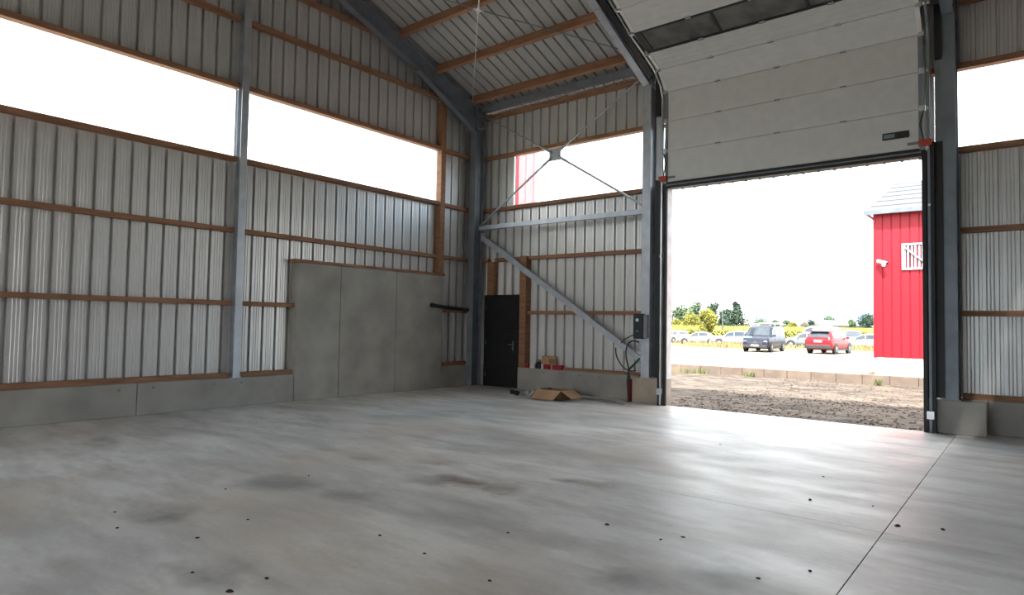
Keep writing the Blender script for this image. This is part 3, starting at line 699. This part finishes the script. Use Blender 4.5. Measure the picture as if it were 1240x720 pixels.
for k in range(-4, 12):
    x = -.02 + k * .78
    MB().bevbox(x + .005, x + .775, random.uniform(-.008, .008), .25, -.1, .30 + random.uniform(-.004, .004), .012).build('kerb_block', KERB, kw)

# stones on the soil apron, too many to pick apart
mb = MB(); rnd = random.Random(11)
for k in range(3200):
    x, y = rnd.uniform(4.5, 12), rnd.uniform(.2, 10.8) if k % 3 else rnd.uniform(.1, 5)
    if y < .35 and not 5.6 < x < 9.9: continue
    r_ = rnd.uniform(.008, .03); a = rnd.random() * 6
    rg = [[(x + r_ * q * math.cos(a + 2 * pi * j / 5) * rnd.uniform(.8, 1.3), y + r_ * q * math.sin(a + 2 * pi * j / 5), GZ + relief(x, y) * .9 + z * r_) for j in range(5)] for q, z in ((.9, -.5), (1, .2), (.5, .7))]
    mb.loft(rg, False, True)
tag(mb.build('gravel', SOIL), 'loose stones and clods scattered over the bare soil', 'gravel', kind='stuff')
def tufts(name, n, spots, h, mtl, label, seed=1, zf=None):
    rnd = random.Random(seed); mb = MB()
    for k in range(n):
        cx, cy, rx, ry, z = spots[k % len(spots)]
        x, y = cx + rnd.gauss(0, rx), cy + rnd.gauss(0, ry); hh = h * rnd.uniform(.5, 1.15); a = rnd.random() * 6.3; w = hh * .05 + .01
        lx, ly = hh * rnd.uniform(-.4, .4), hh * rnd.uniform(-.4, .4); dx, dy = w * math.cos(a), w * math.sin(a)
        mb.add([(x - dx, y - dy, z), (x + dx, y + dy, z), (x + dx * .7 + lx * .4, y + dy * .7 + ly * .4, z + hh * .6), (x - dx * .7 + lx * .4, y - dy * .7 + ly * .4, z + hh * .6), (x + lx, y + ly, z + hh)], [(0, 1, 2, 3), (3, 2, 4)])
    o = mb.build(name, mtl); return tag(o, label, 'grass', kind='stuff')
tufts('weeds', 150, [(1.05, 10.75, .22, .08, GZ), (1.7, 10.8, .1, .05, GZ), (3.5, 10.85, .1, .05, GZ), (7.5, 10.85, .06, .04, GZ)], .20, GRASS, 'green weeds growing along the foot of the concrete kerb')
P = lambda u, v: on_floor(u, v, GZ)
gs = []
for u, v, rx, ry in ((1045, 424, 1.2, 1.2), (1052, 418, 1.5, 2), (1036, 420, 1.0, 1.5), (875, 420.5, 3, 1.0), (900, 421, 2, 1), (960, 420, 1.6, 1.6), (970, 416, 2, 2), (845, 411.5, 5, 2), (832, 413, 4, 2), (819, 412, 3, 2), (1000, 414, 3, 2)):
    p = P(u, v); gs.append((p.x, p.y, rx, ry, GZ if p.y < 49 else -.34))
tufts('dry_grass', 9000, gs, .5, DRYGRASS, 'dry yellow grass growing between the parked cars', 2)

# ---- crop field
mb = MB(); rnd = random.Random(4)
for k in range(7000):
    u = rnd.uniform(785, 1085); dep = 84 + 46 * rnd.random() ** 2
    p = at_depth(u, dep, -.36); h = rnd.uniform(1.7, 2.25)
    for q in range(4):
        a = rnd.random() * 6.3; z = h * (.25 + .22 * q); ln = rnd.uniform(.5, .8); w = .07
        d = Vector((math.cos(a), math.sin(a), 0)); s_ = Vector((-d.y, d.x, 0)) * w
        b0 = p + Vector((0, 0, z * .75)); b1 = b0 + d * ln * .5 + Vector((0, 0, .3)); b2 = b0 + d * ln + Vector((0, 0, .05))
        mb.add([b0 - s_, b0 + s_, b1 + s_, b1 - s_, b2], [(0, 1, 2, 3), (3, 2, 4)])
    mb.add([p + Vector((-.04, 0, 0)), p + Vector((.04, 0, 0)), p + Vector((.02, 0, h)), p + Vector((-.02, 0, h))], [(0, 1, 2, 3)])
tag(mb.build('crop_field', MAIZE), 'tall yellow green crop growing behind the parked cars', 'crop', kind='stuff')

# ---- trees
def tree(u, top_v, wpx, dep, leaf, label, conifer=False, seed=0, zb=-.36, bare=.18):
    p = at_depth(u, dep, zb); rnd = random.Random(seed + 100)
    d = ray(u, top_v); H = CAM.z + d.z * dep - zb; R = wpx / F_PX * dep
    r = tag(empty('tree', p), label, 'tree', 'trees beyond the crop field')
    tk = MB().tube([(0, 0, 0), (.05 * H * rnd.uniform(-1, 1), .03 * H, H * .45), (0, 0, H * .85)], .1, 7, [.028 * H, .02 * H, .006 * H])
    for q in range(6):
        a = rnd.random() * 6.3; z = H * rnd.uniform(.3, .6)
        tk.tube([(0, 0, z), (R * .35 * math.cos(a), R * .35 * math.sin(a), z + .12 * H), (R * .7 * math.cos(a), R * .7 * math.sin(a), z + .2 * H)], .05, 5, [.012 * H, .008 * H, .003 * H])
    tk.build('trunk', BARK, r)
    mb = MB(); lobes = []
    for q in range(14):
        z = rnd.uniform(bare + .08, .80); k = (1 - z) * 1.1 + .1 if conifer else math.sqrt(max(.05, 1 - ((z - .52) / .5) ** 2)) * .75
        a = rnd.random() * 6.3; lobes.append((R * k * .6 * math.cos(a), R * k * .6 * math.sin(a), z * H, R * (.34 + .2 * rnd.random()) * (k + .3)))
    lobes.append((0, 0, H * (.90 if conifer else .82), R * (.16 if conifer else .40)))
    n = 2400; ls = .028 * H + .04
    for q in range(n):
        lx, ly, lz, lr = lobes[q % len(lobes)]
        v = Vector((rnd.gauss(0, 1), rnd.gauss(0, 1), rnd.gauss(0, 1))).normalized() * lr * rnd.uniform(.55, 1.05)
        c = Vector((lx + v.x, ly + v.y, max(bare * H * rnd.uniform(.8, 1.2), lz + v.z * (1.3 if conifer else .85)))); c.z = c.z if c.z < H else H - rnd.random() * .2 * H
        e1 = Vector((rnd.gauss(0, 1), rnd.gauss(0, 1), rnd.gauss(0, 1))).normalized(); e2 = e1.cross(Vector((rnd.gauss(0, 1), rnd.gauss(0, 1), rnd.gauss(0, 1)))).normalized()
        s_ = ls * rnd.uniform(.6, 1.2)
        mb.add([c - e1 * s_, c + e2 * s_ * .5, c + e1 * s_, c - e2 * s_ * .5], [(0, 1, 2, 3)])
    mb.build('crown', leaf, r)
TREES = [(826, 366, 17, 104, LEAF_G, 'loose mid green tree next to the doorway edge behind the yellow bush', 0), (845, 361, 16, 106, LEAF_G, 'tallest rounded green tree behind the yellow green tree', 0), (866, 362, 14, 116, LEAF_D, 'slim dark tree standing behind the taller lamp mast', 0),
         (879, 370, 11, 104, LEAF_D, 'small dark tree between the lamp mast and the pointed tree', 0), (890, 363, 17, 96, LEAF_D, 'dark pointed tree at the end of the tree row', 1),
         (820, 384, 10, 92, LEAF_Y, 'low yellow green bush at the edge of the crop', 0), (837, 377, 16, 90, LEAF_Y, 'wide yellow green bush between the crop and the green trees', 0), (858, 370, 14, 79, LEAF_Y, 'bushy yellow green tree standing in front of the crop', 0),
         (921, 384, 12, 150, LEAF_G, 'distant wide green tree behind the lamp post by the van', 0), (939, 385, 7, 150, LEAF_G, 'distant small green tree over the back of the van', 0), (952, 385, 6, 150, LEAF_G, 'distant little tree next to the white gable', 0), (960, 388, 8, 140, LEAF_Y, 'distant yellowish bush beside the low white houses', 0),
         (981, 385, 8, 136, LEAF_D, 'distant dark tree in front of the long low house', 0), (1003, 380, 11, 165, LEAF_G, 'distant green tree rising behind the long low house', 0),
         (1031, 384, 8, 140, LEAF_G, 'distant green tree at the end of the long low house', 0), (1050, 377, 14, 140, LEAF_D, 'distant dark tree next to the red building', 0)]
for i, (u, tv, w, dep, lf, lab, con) in enumerate(TREES):
    tree(u, tv, w, dep, lf, lab, bool(con), i)

# ---- lamp posts
MASTM = mat('weathered grey mast', (.085, .09, .095), .7)
def lamp_post(u, top_v, dep, label, arm=True):
    p = at_depth(u, dep, -.36); H = CAM.z + ray(u, top_v).z * dep + .36
    r = tag(empty('lamp_post', p), label, 'lamp post', 'lamp posts by the car park')
    MB().tube([(0, 0, 0), (0, 0, H)], .1, 8, [.11, .075]).build('mast', MASTM, r)
    MB().box(-.15, .15, -.15, .15, 0, .04).build('foot_plate', GALV, r)
    if arm:
        MB().tube([(0, 0, H - .02), (.8, 0, H + .05)], .05, 6).build('arm', MASTM, r)
        MB().bevbox(.5, 1.1, -.13, .13, H, H + .12, .03).build('lantern', STEEL, r)
        MB().box(-.45, -.05, -.1, .1, H - .06, H).build('lantern', STEEL, r)
lamp_post(916, 354, 88, 'tall pale lamp post standing behind the dark van')
lamp_post(875, 360, 84, 'pale mast standing beside the yellow green tree', False)

# ---- far houses
HOUSEW = mat('white house wall', (.24, .23, .215), .9); ROOFT = mat('pale brown tiles', (.17, .13, .11), .9, 0, (.14, .11, .09), 1)
def house(u, dep, L, Wd, h, rh, label, wins=(), rz=None, roofm=None):
    p = at_depth(u, dep, -.36); r = tag(empty('house', p, YAW * -1 if rz is None else rz), label, 'house', 'low houses beyond the crop field')
    MB().box(-L / 2, L / 2, -Wd / 2, Wd / 2, 0, h).build('wall', HOUSEW, r)
    e = .3
    MB().add([(-L / 2 - e, -Wd / 2 - e, h - .1), (L / 2 + e, -Wd / 2 - e, h - .1), (L / 2 + e, 0, h + rh), (-L / 2 - e, 0, h + rh), (L / 2 + e, Wd / 2 + e, h - .1), (-L / 2 - e, Wd / 2 + e, h - .1)],
             [(0, 1, 2, 3), (3, 2, 4, 5), (0, 3, 5), (1, 4, 2), (0, 5, 4, 1)]).build('roof', roofm or ROOFT, r)
    for x in wins:
        w = MB().box(x - .7, x + .7, -Wd / 2 - .03, -Wd / 2 + .05, h - 1.7, h - .4).build('window', GUTTER, r)
        MB().box(x - .6, x + .6, -Wd / 2 - .04, -Wd / 2 - .031, h - 1.6, h - .5).build('pane', GLASSDARK, w)
house(1010, 150, 9, 7, 2.9, 1.1, 'long low white house with two small windows beyond the crop', (-.4, 2.6), roofm=HOUSEW)
house(993, 176, 8, 6, 3.0, .9, 'low house with a pale brown roof left of the white house', (-1, 1))
house(917, 168, 7, 6, 2.5, 1.0, 'long pale brown roofed house just over the van', (-1.5, 1.5))
house(946, 176, 4, 5, 2.8, 1.1, 'small white gabled house next to the yellowish bush', (0,), roofm=HOUSEW)
house(966, 188, 4, 5, 2.4, .8, 'small low house between the bush and the dark tree', (0,))

# ---- red building beside the yard
rb = tag(empty('red_building', (7.29, 11.4, .1)), 'red clad building with a cream base and grey roof beside the yard', 'building')
WB, DB, HB = 9.0, 11.2, 5.35
MB().box(0, WB, 0, DB, -.25, .614).build('base_wall', CREAM, rb)
core = MB().box(.045, WB - .045, .05, DB - .05, .60, HB).build('wall_core', GUTTER, rb)
pr_ = .255
vs = [(0, 0), (.012, 0), (.02, .028), (pr_ - .02, .028), (pr_ - .012, 0), (pr_, 0)]
m_ = len(vs); mesh_red = MB().add([(u, -q, 0) for u, q in vs] + [(u, -q, HB - .614) for u, q in vs], [(i, i + 1, m_ + i + 1, m_ + i) for i in range(m_ - 1)]).mesh('cladding_board', RED)
k = 0
while (k + 1) * pr_ < WB + .01:
    o = bpy.data.objects.new('cladding_board', mesh_red); o.location = (k * pr_, .02, .614); link(o, rb); k += 1
k = 0
while (k + 1) * pr_ < DB + .01:
    o = bpy.data.objects.new('cladding_board', mesh_red); o.matrix_world = Matrix.Translation((.02, (k + 1) * pr_, .614)) @ Matrix.Rotation(-pi / 2, 4, 'Z'); link(o, rb); k += 1
MB().box(-.02, .06, -.02, .06, .6, HB).build('corner_flashing', RED, rb)
ry0, rz0, ry1, rz1 = -.18, HB - .02, DB / 2, HB + 1.95
rows = 6
for i in range(rows):
    for sgn in (0, 1):
        ya, za = ry0 + (ry1 - ry0) * i / rows, rz0 + (rz1 - rz0) * i / rows
        yb, zb2 = ry0 + (ry1 - ry0) * (i + 1.06) / rows, rz0 + (rz1 - rz0) * (i + 1.06) / rows
        if sgn: ya, yb = DB - ya, DB - yb
        lo = MB()
        lo.hexa([(-.22, ya, za + .03), (WB + .2, ya, za + .03), (WB + .2, yb, zb2), (-.22, yb, zb2), (-.22, ya, za + .06), (WB + .2, ya, za + .06), (WB + .2, yb, zb2 + .03), (-.22, yb, zb2 + .03)])
        lo.build('roof_course', SLATE, rb)
MB().add([(.05, .05, HB), (.05, DB - .05, HB), (.05, DB / 2, rz1 - .05)], [(0, 1, 2)]).build('gable', RED, rb)
MB().box(-.25, WB + .2, -.30, -.17, HB - .08, HB + .06).build('gutter', GUTTER, rb)
MB().box(-.25, -.2, -.18, DB + .1, HB - .04, HB + .03).build('verge_board', GUTTER, rb)
MB().box(-.22, WB + .2, DB / 2 - .2, DB / 2 + .2, rz1 - .03, rz1 + .05).build('ridge_tile', GUTTER, rb)
wn = empty('window', (.80, -.03, 3.44), 0, rb)
for a in ((0, 1.0, 0, .05), (0, 1.0, .79, .84), (0, .05, .05, .79), (.95, 1.0, .05, .79)):
    MB().box(a[0], a[1], -.03, .03, a[2], a[3]).build('window_frame', WHITE, wn)
for i in range(9):
    MB().box(.05 + i * .1, .05 + i * .1 + (.045 if i % 2 else .055), -.005, .015, .05, .79).build('pane_strip', WHITE if i % 2 else mat('blue grey glazing', (.28, .36, .44), .3), wn)
    MB().box(.105 + i * .1, .15 + i * .1, -.003, .012, .05, .79).build('pane_strip', PC, wn)
MB().bar((.06, -.02, .74), (.75, -.02, .10), .03, .05, (0, 1, 0)).build('stay_bar', WHITE, wn)
sc_ = tag(empty('security_camera', (7.57, 11.36, 3.72)), 'small white bullet security camera on the red wall', 'camera')
MB().disc((0, .0, 0), (0, 1, 0), .06, .04, 14).build('mount', WHITE, sc_)
MB().tube([(0, -.02, 0), (0, -.10, .04)], .02, 8).build('arm', WHITE, sc_)
MB().tube([(-.16, -.06, .13), (.13, -.20, .03)], .055, 12).build('body', WHITE, sc_)
MB().tube([(.13, -.20, .03), (.15, -.21, .023)], .045, 12).build('lens', BLACK, sc_)
# narrow red building whose edge shows through the window strip by the corner
nb = tag(empty('red_outbuilding', (-4.66, 6.0, -.2)), 'tall narrow red clad tower seen through the window strip by the corner', 'building')
MB().box(.03, 1.26, .05, 1.1, 0, 9.6).build('wall_core', RED, nb)
m2 = MB().add([(u, -q, 0) for u, q in vs] + [(u, -q, 9.6) for u, q in vs], [(i, i + 1, m_ + i + 1, m_ + i) for i in range(m_ - 1)]).mesh('cladding_board', RED)
for k in range(5):
    o = bpy.data.objects.new('cladding_board', m2); o.location = (k * pr_, .02, 0); link(o, nb)
MB().box(-.1, 1.4, -.15, 1.2, 9.6, 9.75).build('roof', SLATE, nb)

# ------------------------------------------------------------------ cars
TYRE = mat('tyre rubber', (.015, .015, .016), .8); RIMM = mat('alloy rim', (.20, .20, .21), .45, .3)
GLASSC = mat('car glass', (.03, .04, .05), .08, 0, (.02, .03, .04), spec=.8); LAMPW = mat('headlamp', (.75, .78, .8), .15); LAMPR = mat('tail lamp', (.45, .01, .01), .2)
PLATE = mat('white plate', (.8, .8, .78), .5); BUMP = mat('black bumper', (.03, .03, .033), .6)
def paint(n, c): return mat(n, c, .3, .0, tuple(x * .95 for x in c), 2, 2, spec=.3, coat=.0)
PROFILES = {   # x, underside, waist, top, half width
 'suv': [(-2.28, .42, .86, .90, .80), (-2.22, .34, 1.04, 1.12, .88), (-2.0, .30, 1.08, 1.40, .91), (-1.78, .28, 1.09, 1.60, .92), (-1.2, .25, 1.08, 1.67, .93), (0, .24, 1.05, 1.68, .93), (.5, .24, 1.04, 1.62, .93), (1.2, .24, 1.02, 1.09, .93), (1.9, .26, .95, 1.0, .90), (2.2, .32, .80, .84, .82), (2.3, .40, .66, .68, .74)],
 'van': [(-2.5, .42, .98, 1.05, .90), (-2.45, .34, 1.10, 1.50, .94), (-2.3, .30, 1.12, 1.86, .95), (-1.2, .26, 1.12, 1.93, .96), (.6, .25, 1.12, 1.92, .96), (1.0, .25, 1.10, 1.82, .96), (1.72, .25, 1.06, 1.14, .95), (2.25, .28, .98, 1.02, .92), (2.45, .32, .84, .88, .88), (2.52, .40, .66, .70, .82)],
 'wagon': [(-2.25, .40, .78, .82, .78), (-2.18, .30, .90, 1.0, .84), (-1.8, .26, .94, 1.38, .87), (-1.0, .23, .93, 1.46, .88), (.1, .22, .91, 1.46, .88), (.45, .22, .90, 1.36, .88), (1.15, .22, .88, .93, .88), (1.9, .25, .78, .82, .85), (2.2, .30, .66, .69, .78), (2.28, .36, .56, .58, .7)],
 'saloon': [(-2.3, .40, .82, .85, .78), (-2.22, .30, .95, .99, .84), (-1.55, .26, .96, 1.03, .87), (-.95, .23, .94, 1.38, .88), (-.3, .22, .92, 1.45, .88), (.2, .22, .90, 1.40, .88), (1.05, .22, .88, .93, .88), (1.9, .25, .78, .82, .85), (2.2, .30, .66, .69, .78), (2.3, .36, .56, .58, .7)],
 'delivery': [(-2.4, .42, 1.1, 1.2, .92), (-2.35, .34, 1.2, 2.1, .95), (-1.2, .28, 1.2, 2.3, .97), (.7, .26, 1.2, 2.28, .97), (1.1, .26, 1.16, 2.1, .97), (1.75, .26, 1.10, 1.2, .96), (2.25, .3, .98, 1.02, .92), (2.4, .4, .7, .74, .85)]}
def make_car(name, kind, loc, rz, body_m, label, plate=True, front_extra=None, rear_text=False, graphics=False):
    S = PROFILES[kind]; root = tag(empty(name, loc, rz), label, 'car', 'cars in the car park')
    def st(x):
        for a, b in zip(S, S[1:]):
            if a[0] <= x <= b[0]:
                q = (x - a[0]) / (b[0] - a[0]); return [a[i] + (b[i] - a[i]) * q for i in range(5)]
        return list(S[0] if x < S[0][0] else S[-1])
    hmax = max(s[3] for s in S)
    def half(x):
        x, zb, zw, zt, w = st(x); cab = min(1, (zt - zw) / (.8 * (hmax - zw)) if hmax > zw else 0); wr = w * (.93 - .19 * cab) if kind not in ('van', 'delivery') else w * (.95 - .09 * cab)
        zs = zw + (zt - zw) * .9
        return [(0, zb), (w * .80, zb), (w * .97, zb + .10), (w, zb + (zw - zb) * .5), (w * .985, zb + (zw - zb) * .85), (w * .95, zw), (wr, zs), (wr * .82, zt), (0, zt + .02)]
    xs = sorted(set([s[0] for s in S] + [S[0][0] + (S[-1][0] - S[0][0]) * i / 24 for i in range(25)]))
    rings = []
    for x in xs:
        h = half(x); rings.append([(x, y, z) for y, z in h] + [(x, -y, z) for y, z in h[-2:0:-1]])
    MB().loft(rings, True, True, True, True).build('body', body_m, root)
    L0, L1 = S[0][0], S[-1][0]; wmax = max(s[4] for s in S)
    # side windows
    def side_pt(x, q, sg, o=.012):
        h = half(x); a, b = h[5], h[6]; return (x, sg * (a[0] + (b[0] - a[0]) * q + o), a[1] + (b[1] - a[1]) * q)
    cab = [s[0] for s in S if s[3] - s[2] > .35]; c0, c1 = cab[0], cab[-1]
    spans = {'suv': ((-1.75, -1.05), (-.98, -.08), (0, .85)), 'van': ((-2.2, -.95), (-.85, .45), (.55, 1.25)), 'wagon': ((-1.75, -1.0), (-.93, -.05), (.02, .8)), 'saloon': ((-1.0, -.12), (-.05, .72)), 'delivery': ((.4, 1.3),)}[kind]
    for sg in (-1, 1):
        for a, b in spans:
            n = 4; top = []; bot = []
            for i in range(n + 1):
                x = a + (b - a) * i / n; bot.append(side_pt(x, .10, sg)); top.append(side_pt(x, .90, sg))
            MB().add(bot + top, [(i, i + 1, n + 2 + i, n + 1 + i) if sg < 0 else (i + 1, i, n + 1 + i, n + 2 + i) for i in range(n)]).build('side_window', GLASSC, root)
        x = spans[-1][1] - .05; p = side_pt(x, .1, sg, .02)
        MB().bevbox(x - .06, x + .06, min(p[1], p[1] + sg * .2), max(p[1], p[1] + sg * .2), p[2], p[2] + .15, .03).build('mirror', body_m if kind != 'van' else BUMP, root)
        for a, b in spans:
            hh = half((a + b) / 2); yy = sg * (hh[4][0] + .012)
            MB().box(a + .05, a + .19, min(yy, yy + sg * .02), max(yy, yy + sg * .02), hh[4][1] - .03, hh[4][1]).build('door_handle', BUMP, root)
        MB().box(-1.0, 1.0, sg * wmax * .97 - .02, sg * wmax * .97 + .02, st(0)[1] + .01, st(0)[1] + .12).build('sill', BUMP, root)
    # front and rear glass
    def deck_patch(xa, xb, nm, frac=.86):
        n = 4; vs_ = []
        for i in range(n + 1):
            x = xa + (xb - xa) * i / n; h = half(x); s0, s1 = st(x - .02), st(x + .02); sl = (s1[3] - s0[3]) / .04; nx = Vector((-sl, 0, 1)).normalized() * .012
            for y, z in ((-h[6][0] * frac, h[6][1]), (-h[7][0] * .95, h[7][1]), (0, h[8][1]), (h[7][0] * .95, h[7][1]), (h[6][0] * frac, h[6][1])): vs_.append((x + nx.x, y, z + nx.z + .006))
        return MB().add(vs_, [(i * 5 + j, (i + 1) * 5 + j, (i + 1) * 5 + j + 1, i * 5 + j + 1) for i in range(n) for j in range(4)], True).build(nm, GLASSC, root)
    fw_ = {'suv': (.56, 1.14), 'van': (1.05, 1.66), 'wagon': (.5, 1.08), 'saloon': (.26, .98), 'delivery': (1.15, 1.68)}[kind]
    rw_ = {'suv': (-2.20, -1.82), 'van': (-2.44, -2.31), 'wagon': (-2.14, -1.84), 'saloon': (-1.5, -1.0), 'delivery': None}[kind]
    ws = deck_patch(*fw_, 'windscreen')
    if rw_: deck_patch(*rw_, 'rear_window')
    # wheels
    wr = .35 if kind in ('suv', 'van', 'delivery') else .32
    ax = {'suv': (-1.36, 1.38), 'van': (-1.6, 1.6), 'wagon': (-1.32, 1.36), 'saloon': (-1.32, 1.38), 'delivery': (-1.55, 1.5)}[kind]
    for x in ax:
        for sg in (-1, 1):
            yy = sg * (wmax - .10)
            MB().disc((x, sg * (wmax + .002), wr + .02), (0, 1, 0), wr + .055, .012, 24).build('wheel_arch', BUMP, root)
            wh = MB().lathe([(wr * .6, -.11), (wr * .94, -.11), (wr, -.08), (wr, .08), (wr * .94, .11), (wr * .62, .125)], (x, yy, wr), (0, sg, 0), 24).build('tyre', TYRE, root)
            rm = MB().lathe([(wr * .64, .10), (wr * .60, .128), (wr * .5, .118), (.05, .122), (.045, .135), (0, .136)], (x, yy, wr), (0, sg, 0), 20).build('rim', RIMM, wh)
    # front: lamps, grille, bumper, plate; rear: lamps, bumper, plate
    xf = st(L1)[0]; wf = S[-2][4]; zl = S[-2][2]
    for sg in (-1, 1):
        y = sg * wf * .80
        MB().bevbox(S[-2][0] - .14, S[-2][0] + .035, min(y - .14, y + .10), max(y - .10, y + .14), zl - .14, zl - .01, .03).build('headlamp', LAMPW, root)
        yr = sg * S[1][4] * .86
        MB().bevbox(S[1][0] - .03, S[1][0] + .22, min(yr - .12, yr + .12), max(yr - .12, yr + .12), S[1][2] - .20, S[1][2] - .02, .025).build('tail_lamp', LAMPR, root)
    MB().bevbox(xf - .12, xf + .02, -wf * .62, wf * .62, S[-1][2] - .12, S[-1][2] + .06, .02).build('grille', BUMP, root)
    MB().bevbox(xf - .16, xf + .05, -wf * .93, wf * .93, S[-1][1] - .08, S[-1][1] + .13, .04).build('front_bumper', BUMP if kind in ('suv', 'van') else body_m, root)
    MB().bevbox(L0 - .05, L0 + .2, -S[1][4] * .96, S[1][4] * .96, S[1][1] + .02, S[1][1] + .30, .05).build('rear_bumper', BUMP if kind in ('suv',) else body_m, root)
    if plate:
        MB().box(xf + .051, xf + .06, -.26, .26, S[-1][1] + .04, S[-1][1] + .15).build('number_plate', PLATE, root)
        MB().box(L0 - .012, L0 + .02, -.26, .26, S[0][2] - .03, S[0][2] + .09).build('number_plate', PLATE, root)
    if graphics:   # van: round badge, blue bonnet sticker, dark screen on one side of the windscreen, roof bars
        MB().lathe([(.10, 0), (.12, .01), (.10, .02)], (xf + .02, 0, S[-1][2] - .02), (1, 0, 0), 16).build('badge', RIMM, root)
        for a in (0, 2 * pi / 3, 4 * pi / 3):
            MB().bar((xf + .03, 0, S[-1][2] - .02), (xf + .03, .1 * math.sin(a), S[-1][2] - .02 + .1 * math.cos(a)), .01, .02, (1, 0, 0)).build('badge_spoke', RIMM, root)
        bl = mat('blue sticker', (.06, .14, .3), .4)
        n = 3; vs_ = []
        for i in range(n + 1):
            x = 1.78 + .5 * i / n; h = half(x)
            for y in (-h[6][0] * .98, -h[7][0] * .9, -h[7][0] * .45): vs_.append((x, y, (h[6][1] if y == -h[6][0] * .98 else h[7][1]) + .02))
        MB().add(vs_, [(i * 3 + j, (i + 1) * 3 + j, (i + 1) * 3 + j + 1, i * 3 + j + 1) for i in range(n) for j in range(2)]).build('bonnet_sticker', bl, root)
        for q in range(3):
            x0, x1 = 1.1 + q * .19, 1.25 + q * .19; a, b = half(x0), half(x1)
            MB().add([(x0 + .03, -a[6][0] * .74, a[7][1] + .03), (x0 + .03, -a[6][0] * .42, a[7][1] + .04), (x1 + .03, -b[6][0] * .42, b[7][1] + .04), (x1 + .03, -b[6][0] * .74, b[7][1] + .03)], [(0, 1, 2, 3)]).build('screen_sticker', BLACKMET, root)
        for x in (-1.6, .1):
            MB().bar((x, -.8, 2.02), (x, .8, 2.02), .08, .06).build('roof_bar', WHITE, root)
            for y in (-.78, .78): MB().box(x - .05, x + .05, y - .04, y + .04, 1.86, 2.0).build('bar_foot', STEEL, root)
        MB().bevbox(-1.9, .4, -.30, .75, 2.05, 2.14, .02).build('roof_rack', WHITE, root)
    if rear_text:  # row of small chrome letters on the tailgate and roof rails
        for q in range(5):
            MB().box(L0 + .02, L0 + .055, .28 - q * .14 - .035, .28 - q * .14 + .035, S[1][2] - .06, S[1][2] - .01).build('chrome_letter', RIMM, root)
        for sg in (-1, 1):
            MB().tube([(-1.6, sg * .66, 1.66), (-1.5, sg * .66, 1.73), (.2, sg * .66, 1.73), (.35, sg * .66, 1.66)], .018, 6).build('roof_rail', RIMM, root)
        MB().box(L0 + .22, L0 + .42, -.66, .66, 1.55, 1.60).build('spoiler', BUMP, root)
    return root
make_car('van', 'van', (-4.30, 36.9, GZ), -pi / 2 + .05, paint('navy paint', (.014, .017, .03)), 'dark navy people van with a roof rack and blue bonnet sticker facing the hall', graphics=True)
make_car('suv', 'suv', (-.12, 38.2, GZ), pi / 2 - .10, paint('red paint', (.24, .008, .014)), 'red sports utility car parked with its tail towards the hall', rear_text=True)
def on(u, dep): return at_depth(u, dep, -.34 if dep > 66 else -.18)
make_car('estate_car', 'wagon', on(891, 62), pi + .12, paint('silver paint', (.24, .25, .26)), 'silver estate car in dry grass half hidden by the dark van')
make_car('saloon_car', 'saloon', on(846, 70), pi + .3, paint('pale grey paint', (.22, .23, .235)), 'pale grey saloon parked under the yellow green tree')
make_car('hatchback', 'wagon', on(815, 78), pi - .5, paint('white paint', (.34, .34, .335)), 'white car parked at the edge of the doorway view')
make_car('estate_car', 'wagon', on(977, 60), pi + .25, paint('blue silver paint', (.17, .195, .22)), 'blue silver estate car between the dark van and the red car')
make_car('delivery_van', 'delivery', on(990, 74), pi + .15, paint('white van paint', (.34, .34, .33)), 'white delivery van standing behind the red car')
make_car('pickup', 'suv', on(1032, 65), -pi / 2 + .35, paint('blue grey paint', (.07, .095, .13)), 'blue grey four wheel drive facing the hall beside the red car')
make_car('saloon_car', 'saloon', on(1051, 56), pi - .2, paint('pearl paint', (.32, .315, .325)), 'pearl white saloon parked next to the red building')
